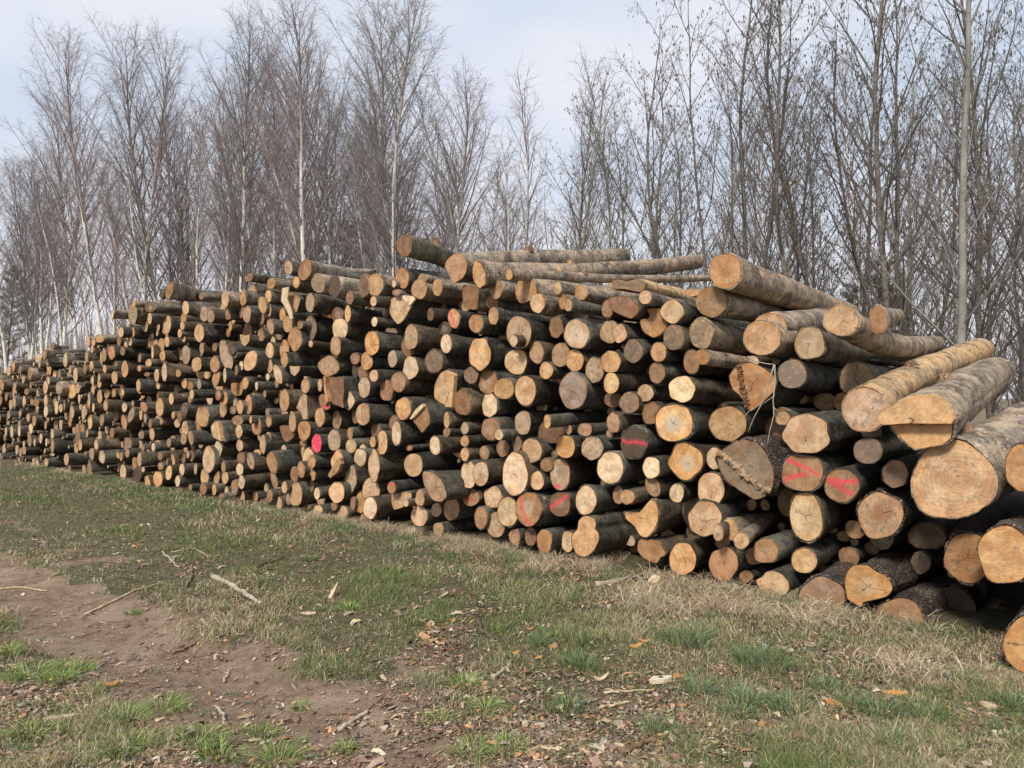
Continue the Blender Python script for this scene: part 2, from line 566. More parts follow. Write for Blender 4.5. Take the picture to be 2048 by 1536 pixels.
# ------------------------------------------------------------------ node helpers
class NT:
    def __init__(s, name):
        s.m = bpy.data.materials.new(name); s.m.use_nodes = True; s.t = s.m.node_tree
        s.bsdf = s.t.nodes['Principled BSDF']; s.bsdf.inputs['Specular IOR Level'].default_value = .25
    def n(s, typ, **kw):
        nd = s.t.nodes.new(typ)
        for k, v in kw.items(): setattr(nd, k, v)
        return nd
    def set(s, sock, v):
        if isinstance(v, bpy.types.NodeSocket): s.t.links.new(v, sock)
        elif v is not None: sock.default_value = v
    def attr(s, name): return s.n('ShaderNodeAttribute', attribute_name=name)
    def math(s, op, a, b=None, c=None, clamp=False):
        nd = s.n('ShaderNodeMath', operation=op, use_clamp=clamp)
        s.set(nd.inputs[0], a); s.set(nd.inputs[1], b)
        if c is not None: s.set(nd.inputs[2], c)
        return nd.outputs[0]
    def vmath(s, op, a, b=None):
        nd = s.n('ShaderNodeVectorMath', operation=op); s.set(nd.inputs[0], a)
        if b is not None: s.set(nd.inputs[3 if op == 'SCALE' else 1], b)
        return nd.outputs['Value'] if op in ('LENGTH', 'DOT_PRODUCT') else nd.outputs[0]
    def noise(s, vec, scale=5, detail=4, rough=.55, dist=0, out='Fac'):
        nd = s.n('ShaderNodeTexNoise'); s.set(nd.inputs['Vector'], vec)
        s.set(nd.inputs['Scale'], scale); nd.inputs['Detail'].default_value = detail
        nd.inputs['Roughness'].default_value = rough; nd.inputs['Distortion'].default_value = dist
        return nd.outputs[out]
    def voro(s, vec, scale=5, feature='F1', out='Distance', rnd=1):
        nd = s.n('ShaderNodeTexVoronoi', feature=feature); s.set(nd.inputs['Vector'], vec); nd.inputs['Scale'].default_value = scale
        nd.inputs['Randomness'].default_value = rnd
        return nd.outputs[out]
    def map(s, v, a, b, c=0., d=1., smooth=True):
        nd = s.n('ShaderNodeMapRange', interpolation_type='SMOOTHSTEP' if smooth else 'LINEAR')
        s.set(nd.inputs[0], v)
        for i, q in enumerate((a, b, c, d)): s.set(nd.inputs[i+1], q)
        return nd.outputs[0]
    def mix(s, f, a, b, mode='MIX'):
        nd = s.n('ShaderNodeMix', data_type='RGBA', blend_type=mode)
        s.set(nd.inputs[0], f); s.set(nd.inputs[6], a); s.set(nd.inputs[7], b)
        return nd.outputs[2]
    def sep(s, v):
        nd = s.n('ShaderNodeSeparateXYZ'); s.set(nd.inputs[0], v); return nd.outputs
    def comb(s, x=0., y=0., z=0.):
        nd = s.n('ShaderNodeCombineXYZ')
        for i, v in enumerate((x, y, z)): s.set(nd.inputs[i], v)
        return nd.outputs[0]
    def bump(s, h, strength=.5, dist=.01):
        nd = s.n('ShaderNodeBump'); nd.inputs['Strength'].default_value = strength; nd.inputs['Distance'].default_value = dist
        s.set(nd.inputs['Height'], h); s.t.links.new(nd.outputs[0], s.bsdf.inputs['Normal'])
    def fin(s, col, rough=.85):
        s.set(s.bsdf.inputs['Base Color'], col); s.set(s.bsdf.inputs['Roughness'], rough); return s.m
def c4(r, g, b): return (r, g, b, 1)
# ------------------------------------------------------------------ sawn end material
def cut_material(name, strokes=(), full=False):
    m = NT(name)
    disc = m.attr('disc').outputs['Vector']; met = m.attr('met').outputs['Vector']
    col = m.attr('col').outputs['Color']; par = m.sep(m.attr('par').outputs['Vector'])
    heart, dirt, rnd = par[0], par[1], par[2]
    off = m.comb(m.math('MULTIPLY', rnd, 37.), m.math('MULTIPLY', rnd, 91.), rnd)
    mo = m.vmath('ADD', met, off); do = m.vmath('ADD', disc, off)
    # off-centre pith and wobbly rings
    pith = m.comb(m.math('MULTIPLY', m.math('SINE', m.math('MULTIPLY', rnd, 60.)), .13), m.math('MULTIPLY', m.math('SINE', m.math('MULTIPLY', rnd, 97.)), .13), 0.)
    q = m.vmath('SUBTRACT', disc, pith)
    w = m.noise(do, 1.6, 3, .6, out='Color')
    q = m.vmath('ADD', q, m.vmath('SCALE', m.vmath('SUBTRACT', w, (.5, .5, .5)), .22))
    r = m.vmath('LENGTH', q); rr = m.vmath('LENGTH', disc)
    rings = m.math('SINE', m.math('MULTIPLY', m.math('ADD', r, m.math('MULTIPLY', m.noise(do, 2.5, 2), .15)), 62.))
    base = m.mix(m.map(m.noise(mo, 9, 5, .68), .36, .64), m.mix(1., col, c4(.74, .66, .58), 'MULTIPLY'), m.mix(1., col, c4(1.12, 1.1, 1.06), 'MULTIPLY'))
    base = m.mix(m.map(m.noise(do, 2.0, 6, .7), .5, .66, 0., .6), base, m.mix(1., base, c4(1.02, .76, .52), 'MULTIPLY'))
    base = m.mix(m.map(rr, .97, .55, .55, 0.), base, m.mix(1., base, c4(1.05, .86, .66), 'MULTIPLY'))
    base = m.mix(m.map(m.noise(m.vmath('MULTIPLY', mo, (1., 1., 1.)), 55, 5, .75), .5, .68, 0., .45), base, m.mix(1., base, c4(.5, .4, .32), 'MULTIPLY'))
    base = m.mix(m.math('MULTIPLY', m.math('ADD', m.math('MULTIPLY', rings, .5), .5), m.map(m.math('FRACT', m.math('MULTIPLY', rnd, 5.7)), .3, .95, .05, .3)), base, m.mix(1., base, c4(.62, .5, .38), 'MULTIPLY'))
    # saw marks: fine scratches in one direction per log
    rot = m.n('ShaderNodeVectorRotate', rotation_type='Z_AXIS'); m.set(rot.inputs['Vector'], mo); m.set(rot.inputs['Angle'], m.math('MULTIPLY', rnd, 40.))
    saw = m.noise(m.vmath('MULTIPLY', rot.outputs[0], (9., 190., 1.)), 1., 3, .6)
    base = m.mix(m.map(saw, .5, .7, 0., .6), base, m.mix(1., base, c4(.62, .52, .42), 'MULTIPLY'))
    base = m.mix(m.map(saw, .46, .28, 0., .4), base, m.mix(1., base, c4(1.35, 1.32, 1.28), 'MULTIPLY'))
    # heartwood: dark (heart > 0) or pale greyish (heart < 0)
    hm = m.map(m.math('ADD', r, m.math('MULTIPLY', m.noise(do, 3., 3), .3)), .72, .42)
    base = m.mix(m.math('MULTIPLY', hm, m.math('MAXIMUM', heart, 0.)), base, m.mix(1., col, c4(.6, .36, .2), 'MULTIPLY'))
    base = m.mix(m.math('MULTIPLY', hm, m.math('MAXIMUM', m.math('MULTIPLY', heart, -1.6), 0.)), base, c4(.48, .40, .31))
    # dirt and mould
    dn = m.noise(mo, 24, 6, .72); d2 = m.noise(mo, 4.5, 3, .6)
    dm = m.map(m.math('ADD', dn, m.math('MULTIPLY', m.math('SUBTRACT', d2, .5), .6)), m.math('SUBTRACT', .74, m.math('MULTIPLY', dirt, .26)), m.math('SUBTRACT', .84, m.math('MULTIPLY', dirt, .22)))
    base = m.mix(m.math('MULTIPLY', dm, .85), base, m.mix(.35, c4(.055, .042, .032), col))
    # flecks
    fl = m.map(m.voro(mo, 34), .16, .08); fl = m.math('MULTIPLY', fl, m.map(m.noise(mo, 9, 2), .56, .66))
    base = m.mix(m.math('MULTIPLY', fl, .6), base, c4(.09, .055, .03))
    # drying cracks: a few radial lines from the pith
    qs = m.sep(q); ang = m.math('ARCTAN2', qs[1], qs[0])
    an = m.math('ADD', m.math('DIVIDE', ang, 6.2832), m.math('ADD', rnd, m.math('MULTIPLY', m.noise(m.vmath('SCALE', do, 3.), 1., 3), .16)))
    cell = m.math('MULTIPLY', an, 5.)
    fr = m.math('ABSOLUTE', m.math('SUBTRACT', m.math('FRACT', cell), .5))
    lin = m.map(m.math('MULTIPLY', fr, r), .020, .006)
    h = m.math('FRACT', m.math('MULTIPLY', m.math('SINE', m.math('ADD', m.math('FLOOR', cell), m.math('MULTIPLY', rnd, 77.))), 43.7))
    lin = m.math('MULTIPLY', lin, m.math('LESS_THAN', r, m.math('MULTIPLY', m.math('SUBTRACT', m.math('MULTIPLY', h, 1.25), .45), m.map(m.math('FRACT', m.math('MULTIPLY', rnd, 7.3)), .25, .7, .2, 1.15))))
    base = m.mix(m.math('MULTIPLY', lin, .82), base, c4(.06, .04, .026))
    # inner bark rim
    rim = m.map(m.math('ADD', rr, m.math('MULTIPLY', m.noise(mo, 30, 2), .05)), .955, .99)
    base = m.mix(m.math('MULTIPLY', rim, .6), base, c4(.24, .11, .045))
    if full:
        base = m.mix(m.math('MULTIPLY', m.map(m.noise(mo, 30, 5, .75), .30, .5), m.map(saw, .75, .5, .5, 1.)), base, c4(.66, .03, .095))
    if strokes:
        s = m.sep(met); tot = None
        wn = m.math('MULTIPLY', m.math('SUBTRACT', m.noise(mo, 18, 4, .7), .5), .028)
        wn2 = m.math('MULTIPLY', m.math('SUBTRACT', m.noise(mo, 70, 3, .7), .5), .02)
        for (x1, y1, x2, y2, wd) in strokes:
            dx, dy = x2-x1, y2-y1; L2 = dx*dx+dy*dy+1e-9
            tx = m.math('SUBTRACT', s[0], x1); ty = m.math('SUBTRACT', s[1], y1)
            t = m.math('DIVIDE', m.math('ADD', m.math('MULTIPLY', tx, dx), m.math('MULTIPLY', ty, dy)), L2, clamp=True)
            ex = m.math('SUBTRACT', tx, m.math('MULTIPLY', t, dx)); ey = m.math('SUBTRACT', ty, m.math('MULTIPLY', t, dy))
            ds = m.vmath('LENGTH', m.comb(ex, ey, 0.))
            ds = m.math('ADD', ds, m.math('ADD', wn, wn2))
            k = m.math('MAXIMUM', m.map(ds, wd*1.15, wd*.4), m.map(ds, wd*2.6, wd*.9, 0., .3))
            tot = k if tot is None else m.math('MAXIMUM', tot, k)
        tot = m.math('MULTIPLY', tot, m.math('MULTIPLY', m.map(m.noise(mo, 85, 5, .8), .34, .52, .25, 1.), m.map(saw, .7, .5, .45, 1.)))
        base = m.mix(m.math('MULTIPLY', tot, .9), base, c4(.66, .05, .075))
    hgt = m.math('ADD', m.math('MULTIPLY', saw, .6), m.math('MULTIPLY', lin, -1.5))
    hgt = m.math('ADD', hgt, m.math('MULTIPLY', dn, .5))
    m.bump(hgt, .35, .004)
    return m.fin(base, .82)
CUT = cut_material('sawn_wood')
# ------------------------------------------------------------------ bark material
def bark_material():
    m = NT('bark')
    bc = m.attr('bc').outputs['Vector']      # metres along, metres around, random offset
    col = m.attr('col').outputs['Color']; par = m.sep(m.attr('par').outputs['Vector'])  # lichen, peel, rough
    lich, peel, rough = par[0], par[1], par[2]
    n1 = m.noise(bc, 6, 5, .62); n2 = m.noise(m.vmath('MULTIPLY', bc, (3.2, 1., 1.)), 14, 5, .66)
    n3 = m.noise(m.vmath('MULTIPLY', bc, (1., 2.5, 1.)), 45, 4, .7)
    base = m.mix(m.map(n1, .32, .68), m.mix(1., col, c4(.5, .52, .54), 'MULTIPLY'), m.mix(1., col, c4(1.5, 1.42, 1.3), 'MULTIPLY'))
    base = m.mix(m.map(n2, .5, .62, 0., .75), base, m.mix(1., col, c4(.34, .33, .32), 'MULTIPLY'))
    base = m.mix(m.map(n3, .54, .66, 0., .6), base, m.mix(1., col, c4(1.9, 1.75, 1.55), 'MULTIPLY'))
    bl = m.noise(m.vmath('ADD', bc, (3., 9., 4.)), 2.6, 5, .7)
    base = m.mix(m.map(bl, .52, .62, 0., .75), base, m.mix(1., base, c4(.38, .38, .38), 'MULTIPLY'))
    fis = m.voro(m.vmath('ADD', m.vmath('MULTIPLY', bc, (1.8, 1., 1.)), m.vmath('SCALE', m.noise(bc, 13, 4, out='Color'), .06)), 17, 'DISTANCE_TO_EDGE')
    fm = m.math('MULTIPLY', m.map(fis, .06, .01), m.map(bl, .42, .55))
    base = m.mix(m.math('MULTIPLY', fm, .6), base, c4(.05, .042, .036))
    # lenticels
    le = m.voro(m.vmath('MULTIPLY', bc, (3., 1., 1.)), 26); lm = m.math('MULTIPLY', m.map(le, .2, .1), m.map(n1, .45, .6))
    base = m.mix(m.math('MULTIPLY', lm, .7), base, m.mix(1., col, c4(.25, .22, .2), 'MULTIPLY'))
    # lichen
    ln = m.noise(bc, 11, 5, .7)
    base = m.mix(m.math('MULTIPLY', m.map(ln, .56, .68), lich), base, c4(.22, .245, .15))
    ln2 = m.noise(m.vmath('ADD', bc, (7., 3., 1.)), 19, 4, .7)
    base = m.mix(m.math('MULTIPLY', m.map(ln2, .6, .68), m.math('MULTIPLY', lich, .8)), base, c4(.40, .42, .37))
    # peeled wood
    pn = m.noise(m.vmath('MULTIPLY', bc, (1.3, 1., 1.)), 5.5, 6, .68)
    pm = m.map(m.math('ADD', m.math('ADD', pn, m.math('MULTIPLY', m.math('SUBTRACT', n3, .5), .16)), peel), .955, .99)
    pw = m.mix(m.map(n2, .35, .65), c4(.50, .27, .12), c4(.66, .47, .26))
    base = m.mix(pm, base, pw)
    # rough plates
    vd = m.voro(m.vmath('ADD', m.vmath('MULTIPLY', bc, (.55, 1., 1.)), m.vmath('SCALE', m.noise(bc, 9, 3, out='Color'), .05)), 34, 'DISTANCE_TO_EDGE')
    crack = m.math('MULTIPLY', m.map(vd, .16, .02), rough)
    base = m.mix(m.math('MULTIPLY', crack, .8), base, c4(.035, .028, .024))
    base = m.mix(m.math('MULTIPLY', m.math('MULTIPLY', m.map(n3, .5, .7), rough), .5), base, c4(.30, .25, .22))
    h = m.math('ADD', m.math('MULTIPLY', n2, .5), m.math('MULTIPLY', n3, .35))
    h = m.math('SUBTRACT', h, m.math('ADD', m.math('MULTIPLY', crack, .9), m.math('MULTIPLY', fm, .6))); h = m.math('SUBTRACT', h, m.math('MULTIPLY', pm, .35))
    m.bump(h, 1., .016)
    return m.fin(base, .9)
BARK = bark_material()
# ------------------------------------------------------------------ mesh helpers
def mesh_from(name, V, F, mats, fmat=None, smooth=True, attrs=None):
    me = bpy.data.meshes.new(name)
    V = np.asarray(V, dtype=np.float32)
    nv = len(V); me.vertices.add(nv); me.vertices.foreach_set('co', V.ravel())
    lens = np.array([len(f) for f in F], dtype=np.int32) if not isinstance(F, np.ndarray) else np.full(len(F), F.shape[1], dtype=np.int32)
    flat = np.concatenate([np.asarray(f, dtype=np.int32) for f in F]) if not isinstance(F, np.ndarray) else F.astype(np.int32).ravel()
    me.loops.add(len(flat)); me.loops.foreach_set('vertex_index', flat)
    me.polygons.add(len(lens)); me.polygons.foreach_set('loop_start', np.concatenate([[0], np.cumsum(lens)[:-1]]).astype(np.int32))
    if fmat is not None: me.polygons.foreach_set('material_index', np.asarray(fmat, dtype=np.int32))
    for mt in mats: me.materials.append(mt)
    me.update(calc_edges=True)
    me.polygons.foreach_set('use_smooth', np.full(len(lens), smooth, dtype=bool))
    for k, v in (attrs or {}).items():
        v = np.asarray(v, dtype=np.float32)
        if v.shape[1] == 4:
            a = me.attributes.new(k, 'FLOAT_COLOR', 'POINT'); a.data.foreach_set('color', v.ravel())
        else:
            a = me.attributes.new(k, 'FLOAT_VECTOR', 'POINT'); a.data.foreach_set('vector', v.ravel())
    return me
def add(name, me, parent=None, loc=None, label=None, cat=None, group=None, kind=None):
    o = bpy.data.objects.new(name, me); COL.objects.link(o)
    if parent: o.parent = parent
    if loc is not None: o.location = loc
    if label: o['label'] = label
    if cat: o['category'] = cat
    if group: o['group'] = group
    if kind: o['kind'] = kind
    return o
# ------------------------------------------------------------------ parse the log list
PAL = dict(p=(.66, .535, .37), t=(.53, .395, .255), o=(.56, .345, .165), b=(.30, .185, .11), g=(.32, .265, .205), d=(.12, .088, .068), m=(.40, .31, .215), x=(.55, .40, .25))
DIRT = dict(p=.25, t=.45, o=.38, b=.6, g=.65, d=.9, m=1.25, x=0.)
logs = []
x0 = y0 = 0; sc = 1.
for ln in LOGDATA.strip().splitlines():
    ln = ln.strip()
    if ln[0] == 'B':
        _, a, b, c = ln.split(); x0, y0, sc = float(a), float(b), float(c); continue
    body, _, lab = ln.partition('|'); f = body.split()
    px = x0+float(f[0])/sc; py = y0+float(f[1])/sc; w = float(f[2])/sc; h = float(f[3])/sc; code = f[4]
    kv = dict(k.split('=', 1) for k in f[5:])
    L = dict(px=px, py=py, w=w, h=h, code=code, label=None, short=None)
    if lab:
        a, b = lab.split('~'); L['label'] = a; L['short'] = b
    if 'poly' in kv: L['poly'] = [(x0+float(p.split(',')[0])/sc, y0+float(p.split(',')[1])/sc) for p in kv['poly'].split(';')]
    if 'pt' in kv:
        L['pt'] = []
        for seg in kv['pt'].split(';'):
            q = [float(v) for v in seg.split(',')]; L['pt'].append((x0+q[0]/sc, y0+q[1]/sc, x0+q[2]/sc, y0+q[3]/sc))
    L['P'] = float(kv['P']) if 'P' in kv else None
    L['H'] = 'H' in kv
    L['T'] = float(kv.get('T', 0)); L['bk'] = kv.get('bk', ''); L['ht'] = float(kv['ht']) if 'ht' in kv else None
    if 'F' in kv: L['F'] = [float(v) for v in kv['F'].split(',')]
    L['bend'] = float(kv.get('bend', rng.normal(0, .035)))
    logs.append(L)
TOP = [(-400, 770), (0, 745), (60, 715), (130, 700), (180, 690), (200, 650), (250, 610), (330, 580), (480, 575), (570, 545), (700, 560), (800, 545), (950, 560), (1400, 570), (1500, 620), (1700, 660), (1800, 715), (1900, 770), (2000, 850), (2400, 880)]
TOPF = [(-400, 775), (0, 752), (60, 722), (130, 707), (180, 697), (200, 662), (250, 625), (330, 600), (480, 600), (570, 580), (700, 585), (800, 585), (950, 590), (1400, 600), (1500, 660), (1620, 690), (1680, 740), (1760, 880), (1820, 1080), (1850, 1330), (2400, 1360)]
def top_y(x): return float(np.interp(x, [p[0] for p in TOP], [p[1] for p in TOP]))
def uz(P): return np.array([P @ U, P[2]])
for i, L in enumerate(logs):
    if L['P'] is None:
        spread = .05+.15*min(1, max(0, (1100-L['px'])/800))
        L['P'] = float(rng.uniform(-1, 1))*spread
    # outline in pixels
    size = L['h']*2
    K = 34 if size > 120 else (26 if size > 60 else 18)
    if 'poly' in L:
        P = np.array(L['poly']); n = len(P)
        # Catmull-Rom resample
        out = []; sub = max(2, int(round(40/n)))
        for j in range(n):
            p0, p1, p2, p3 = P[j-1], P[j], P[(j+1) % n], P[(j+2) % n]
            for s in range(sub):
                t = s/sub
                cr = .5*((2*p1)+(-p0+p2)*t+(2*p0-5*p1+4*p2-p3)*t*t+(-p0+3*p1-3*p2+p3)*t**3)
                out.append(.55*cr+.45*(p1*(1-t)+p2*t))
        O = np.array(out)
        if ((O[:, 0]*np.roll(O[:, 1], -1)-np.roll(O[:, 0], -1)*O[:, 1]).sum()) > 0: O = O[::-1]
        cx, cy = O.mean(0)
    else:
        th = np.linspace(0, 2*math.pi, K, endpoint=False)
        rr = np.ones(K)
        for k in (2, 3, 4, 5, 7):
            rr += rng.normal(0, .05/k**.5*(.8 if k > 2 else .4))*np.cos(k*th+rng.uniform(0, 6.28))
        ex, ey = L['w']/2*rr*np.cos(th), -L['h']/2*rr*np.sin(th)
        a = R(L['T'])   # positive: top leans to the left
        ca, sa = math.cos(a), math.sin(a)
        O = np.stack([L['px']+ex*ca+ey*sa, L['py']-ex*sa+ey*ca], 1)
        cx, cy = L['px'], L['py']
    Cc = on_plane(cx, cy, L['P'])
    W = np.array([on_plane(x, y, L['P']) for x, y in O])-Cc
    L['O'] = np.stack([W @ U, W[:, 2]], 1); L['C'] = Cc
    L['rad'] = math.sqrt(abs((L['O'][:, 0]*np.roll(L['O'][:, 1], -1)-np.roll(L['O'][:, 0], -1)*L['O'][:, 1]).sum())/2/math.pi)
    if 'pt' in L:
        L['seg'] = []
        for (a, b, c, d) in L['pt']:
            A = on_plane(a, b, L['P'])-Cc; B = on_plane(c, d, L['P'])-Cc
            L['seg'].append((float(A @ U), float(A[2]), float(B @ U), float(B[2]), .02))
    if 'F' in L:
        fx, fy, ll = L['F']; r = ray(fx, fy); o = np.array([0, 0, CAMZ])-Cc
        # far end: the point of that view ray at distance ll from the face
        aa = r @ r; bb = 2*r @ o; cc = o @ o-ll*ll; disc = bb*bb-4*aa*cc
        t = (-bb+math.sqrt(disc))/(2*aa) if disc > 0 else -bb/(2*aa)
        far = np.array([0, 0, CAMZ])+r*t-Cc; L['len'] = float(np.linalg.norm(far)); L['dir'] = far/L['len']
    else:
        yaw = rng.normal(0, 2.5); pit = rng.normal(0, 1.3)
        d = D*math.cos(R(yaw))+U*math.sin(R(yaw)); d = d+np.array([0, 0, math.tan(R(pit))]); L['dir'] = d/np.linalg.norm(d)
        L['len'] = float(rng.uniform(3.6, 4.4))
    L['area'] = L['w']*L['h']
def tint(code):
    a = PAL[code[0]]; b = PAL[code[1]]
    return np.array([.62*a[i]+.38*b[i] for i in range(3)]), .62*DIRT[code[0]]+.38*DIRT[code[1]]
def log_geometry(L, ts=None):
    """bark tube and sawn disc, both in coordinates about the middle of the sawn end"""
    O = L['O']; K = len(O); ll = L['len']; d = L['dir']
    if ts is None: ts = [.016, 0, .012, .07, .18, .34, .56, .85, 1.2, 1.65, 2.2, 2.9, 3.6, ll-.01, ll+.002]
    ts = [t for t in ts if t <= ll+.01]
    sc_ = [.935, .985, 1.0]+[1.0]*(len(ts)-3)
    ts = np.array(ts); n = len(ts)
    taper = 1-.03*ts-(.02*np.sin(ts*2.1+L['C'][0]*7))
    sc_ = np.array(sc_)*taper; sc_[-1] *= .96
    per = np.linalg.norm(np.roll(O, -1, 0)-O, axis=1); arc = np.concatenate([[0], np.cumsum(per)[:-1]])
    rad = L['rad']
    # the outline rounds out along the log
    Rn = O/np.maximum(1e-6, np.linalg.norm(O, axis=1))[:, None]*rad
    V = []; seedp = rng.uniform(0, 50)
    side = np.cross(d, (0, 0, 1.)); side /= np.linalg.norm(side)
    bz = L['bend']; bx = rng.normal(0, .012)*ll
    th = np.arctan2(O[:, 1], O[:, 0])
    rough = .04 if L['bk'] == 'r' else (.024 if L['bk'] in ('l', 'm') else .018)
    for i, t in enumerate(ts):
        k = min(.85, t*.9)
        Q = O*(1-k)+Rn*k
        ns = np.ones(K)
        if t > .005:
            ns += .028*np.cos(2*th+t*3+seedp)+.028*np.cos(3*th-t*4.1+seedp*2)+.03*math.sin(t*5.3+seedp)+.02*math.sin(t*11+seedp*3)+rng.normal(0, rough, K)
        Q = Q*(sc_[i]*ns)[:, None]
        b = math.sin(math.pi*min(1, t/ll))
        cen = d*t+np.array([0, 0, bz*b])+side*bx*b
        V.append(cen+Q[:, :1]*U+Q[:, 1:]*np.array([0, 0, 1.]))
    V = np.concatenate(V)
    F = []
    j = np.arange(K); j2 = (j+1) % K
    for i in range(n-1):
        F.append(np.stack([i*K+j, i*K+j2, (i+1)*K+j2, (i+1)*K+j], 1))
    F = np.concatenate(F)
    bc = np.stack([np.repeat(ts, K), np.tile(arc, n), np.full(n*K, seedp)], 1)
    # seam-free: wrap through a circle instead of the raw arc
    rc = arc.max()/6.283
    bc = np.stack([bc[:, 0], np.tile(np.cos(th), n)*rc+seedp, np.tile(np.sin(th), n)*rc+seedp*.5], 1)
    # disc
    dv = [np.zeros(3)]; dd = [(0, 0, 0)]; dm = [(0, 0, 0)]
    sh = rng.normal(0, .07, 2)
    for rr_ in (.35, .7, .955):
        Q = O*rr_*taper[0]
        dep = (Q @ sh)*0+.004-.004*rr_
        dv += list(Q[:, :1]*U+Q[:, 1:]*np.array([0, 0, 1.])+D*dep[:, None] if False else Q[:, :1]*U+Q[:, 1:]*np.array([0, 0, 1.])+D*(.003))
        dd += [(rr_*math.cos(a), rr_*math.sin(a), 0) for a in th]
        dm += [(q[0], q[1], 0) for q in Q]
    dF = [(0, 1+a, 1+(a+1) % K) for a in range(K)]
    for s in range(2):
        b0 = 1+s*K; b1 = 1+(s+1)*K
        dF += [(b0+a, b1+a, b1+(a+1) % K, b0+(a+1) % K) for a in range(K)]
    dv = np.array(dv); dm = np.array(dm, dtype=float)
    # far sawn end
    fb = (n-1)*K
    return V, F, bc, dv, dF, np.array(dd), dm, (fb, K)
BK = dict(l=(.34, .275, .215), p=(.50, .37, .23), m=(.17, .155, .10), r=(.15, .115, .095), g=(.12, .12, .10))
def bark_par(L):
    b = L['bk']
    if not b: 
        b = 'd'
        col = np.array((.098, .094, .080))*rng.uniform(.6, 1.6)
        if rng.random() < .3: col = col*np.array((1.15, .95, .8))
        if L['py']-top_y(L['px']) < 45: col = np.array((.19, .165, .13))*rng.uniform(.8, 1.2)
    else: col = np.array(BK[b])*rng.uniform(.9, 1.1)
    lich = dict(m=1.).get(b, float(rng.random()**1.5*.9)); peel = dict(p=.475, l=.30+.1*float(rng.random())).get(b, .2+.1*float(rng.random())); rough = 1. if b == 'r' else 0.
    return col, (lich, peel, rough)
def make_log(L, cutmat):
    V, F, bc, dv, dF, dd, dm, (fb, K) = log_geometry(L)
    col, par = bark_par(L); n = len(V)
    F = [tuple(f) for f in F.tolist()]; F.append(tuple(range(fb+K-1, fb-1, -1)))
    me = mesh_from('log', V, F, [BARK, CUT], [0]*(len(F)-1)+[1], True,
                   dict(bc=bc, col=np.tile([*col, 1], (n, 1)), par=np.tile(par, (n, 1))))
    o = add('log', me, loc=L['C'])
    cc, dirt = tint(L['code']); cc = cc*rng.uniform(.78, 1.12)*np.array([1, rng.uniform(.965, 1.01), rng.uniform(.93, 1.08)]); dirt = dirt*float(rng.uniform(.5, 1.6))
    ht = L['ht'] if L['ht'] is not None else float(rng.choice([0, 0, .15, .25, -.15]))
    n2 = len(dv)
    me2 = mesh_from('cut_face', dv, dF, [cutmat], None, False,
                    dict(disc=dd, met=dm, col=np.tile([*cc, 1], (n2, 1)), par=np.tile([ht, dirt, float(rng.random())], (n2, 1))))
    add('cut_face', me2, parent=o)
    return o
# the 300 that show largest are things; the rest is one object
order = sorted(range(len(logs)), key=lambda i: 0 if logs[i]['H'] else -(logs[i]['area']*(100 if logs[i]['label'] else 1)))
big = set(order[:300])
lm = [L for i, L in enumerate(logs) if L['short']]
SIZE = lambda L: 'thick' if L['h'] > 48 else ('medium' if L['h'] > 28 else 'small')
HUE = dict(p='cream', t='tan', o='orange', b='brown', g='greyish', d='dark', m='mottled', x='pink')
def side_word(dx, dy):
    a = math.degrees(math.atan2(-dy, dx)) % 360
    return ['right of', 'up and right of', 'above', 'up and left of', 'left of', 'down and left of', 'below', 'down and right of'][int(((a+22.5) % 360)//45)]
ORD = ['nearest', 'second', 'third', 'fourth', 'fifth', 'sixth', 'seventh', 'eighth', 'ninth', 'tenth', 'eleventh', 'twelfth']
buckets = {}
for i in sorted(big):
    L = logs[i]
    if L['label']: continue
    ref = min(lm, key=lambda q: math.hypot(q['px']-L['px'], (q['py']-L['py'])))
    dist = math.hypot(ref['px']-L['px'], ref['py']-L['py'])
    buckets.setdefault((ref['short'], side_word(L['px']-ref['px'], L['py']-ref['py'])), []).append((dist, i))
for (short, sd), lst in buckets.items():
    lst.sort()
    for k, (_, i) in enumerate(lst):
        L = logs[i]
        L['label'] = '%s %s log end, %s one %s the %s' % (SIZE(L), HUE[L['code'][0]], ORD[k] if len(lst) > 1 else 'nearest', sd, short)
def face_of(short):
    return next(L for L in logs if L['short'] == short)
RIDGE = [
 ('stepped wedge log', (1648, 640, 5.12), '580,980;700,890;900,780;1120,750;1240,800;1310,880;1360,1010;1340,1060;1100,1058;900,1055;640,1072;600,1050', .0, .085, 'upper_step', 'ot', .0),
 ('half-round split log', (724, 680, 5.12), '915,345;975,365;965,470;945,690;880,685;895,500', .0, .045, 'split_slab', 'ot', .002),
 ('slab-stepped cream log', (220, 780, 6.827), '1520,440;1550,600;1565,700;1515,685;1500,560;1490,440', .0, .05, 'split_slab', 'ot', .002),
 ('rectangular brown slab log', (460, 700, 6.827), '1318,365;1350,365;1360,560;1385,700;1340,770;1335,600', .0, .05, 'split_slab', 'ob', .004),
 ('lens-shaped split log', (460, 850, 6.827), '1545,440;1548,520;1500,640;1400,725;1370,690;1440,560;1500,460', .0, .04, 'split_slab', 'bo', .004),
 ('diamond-shaped split log', (724, 680, 5.12), '640,655;650,680;560,790;520,815;515,800;570,710', .0, .035, 'split_slab', 'pt', .003),
 ('guitar-pick log', (724, 450, 5.12), '390,715;540,730;558,762;500,830', .0, .02, 'split_slab', 'pp', .001),
]
ROBJ = {}
BODY = []
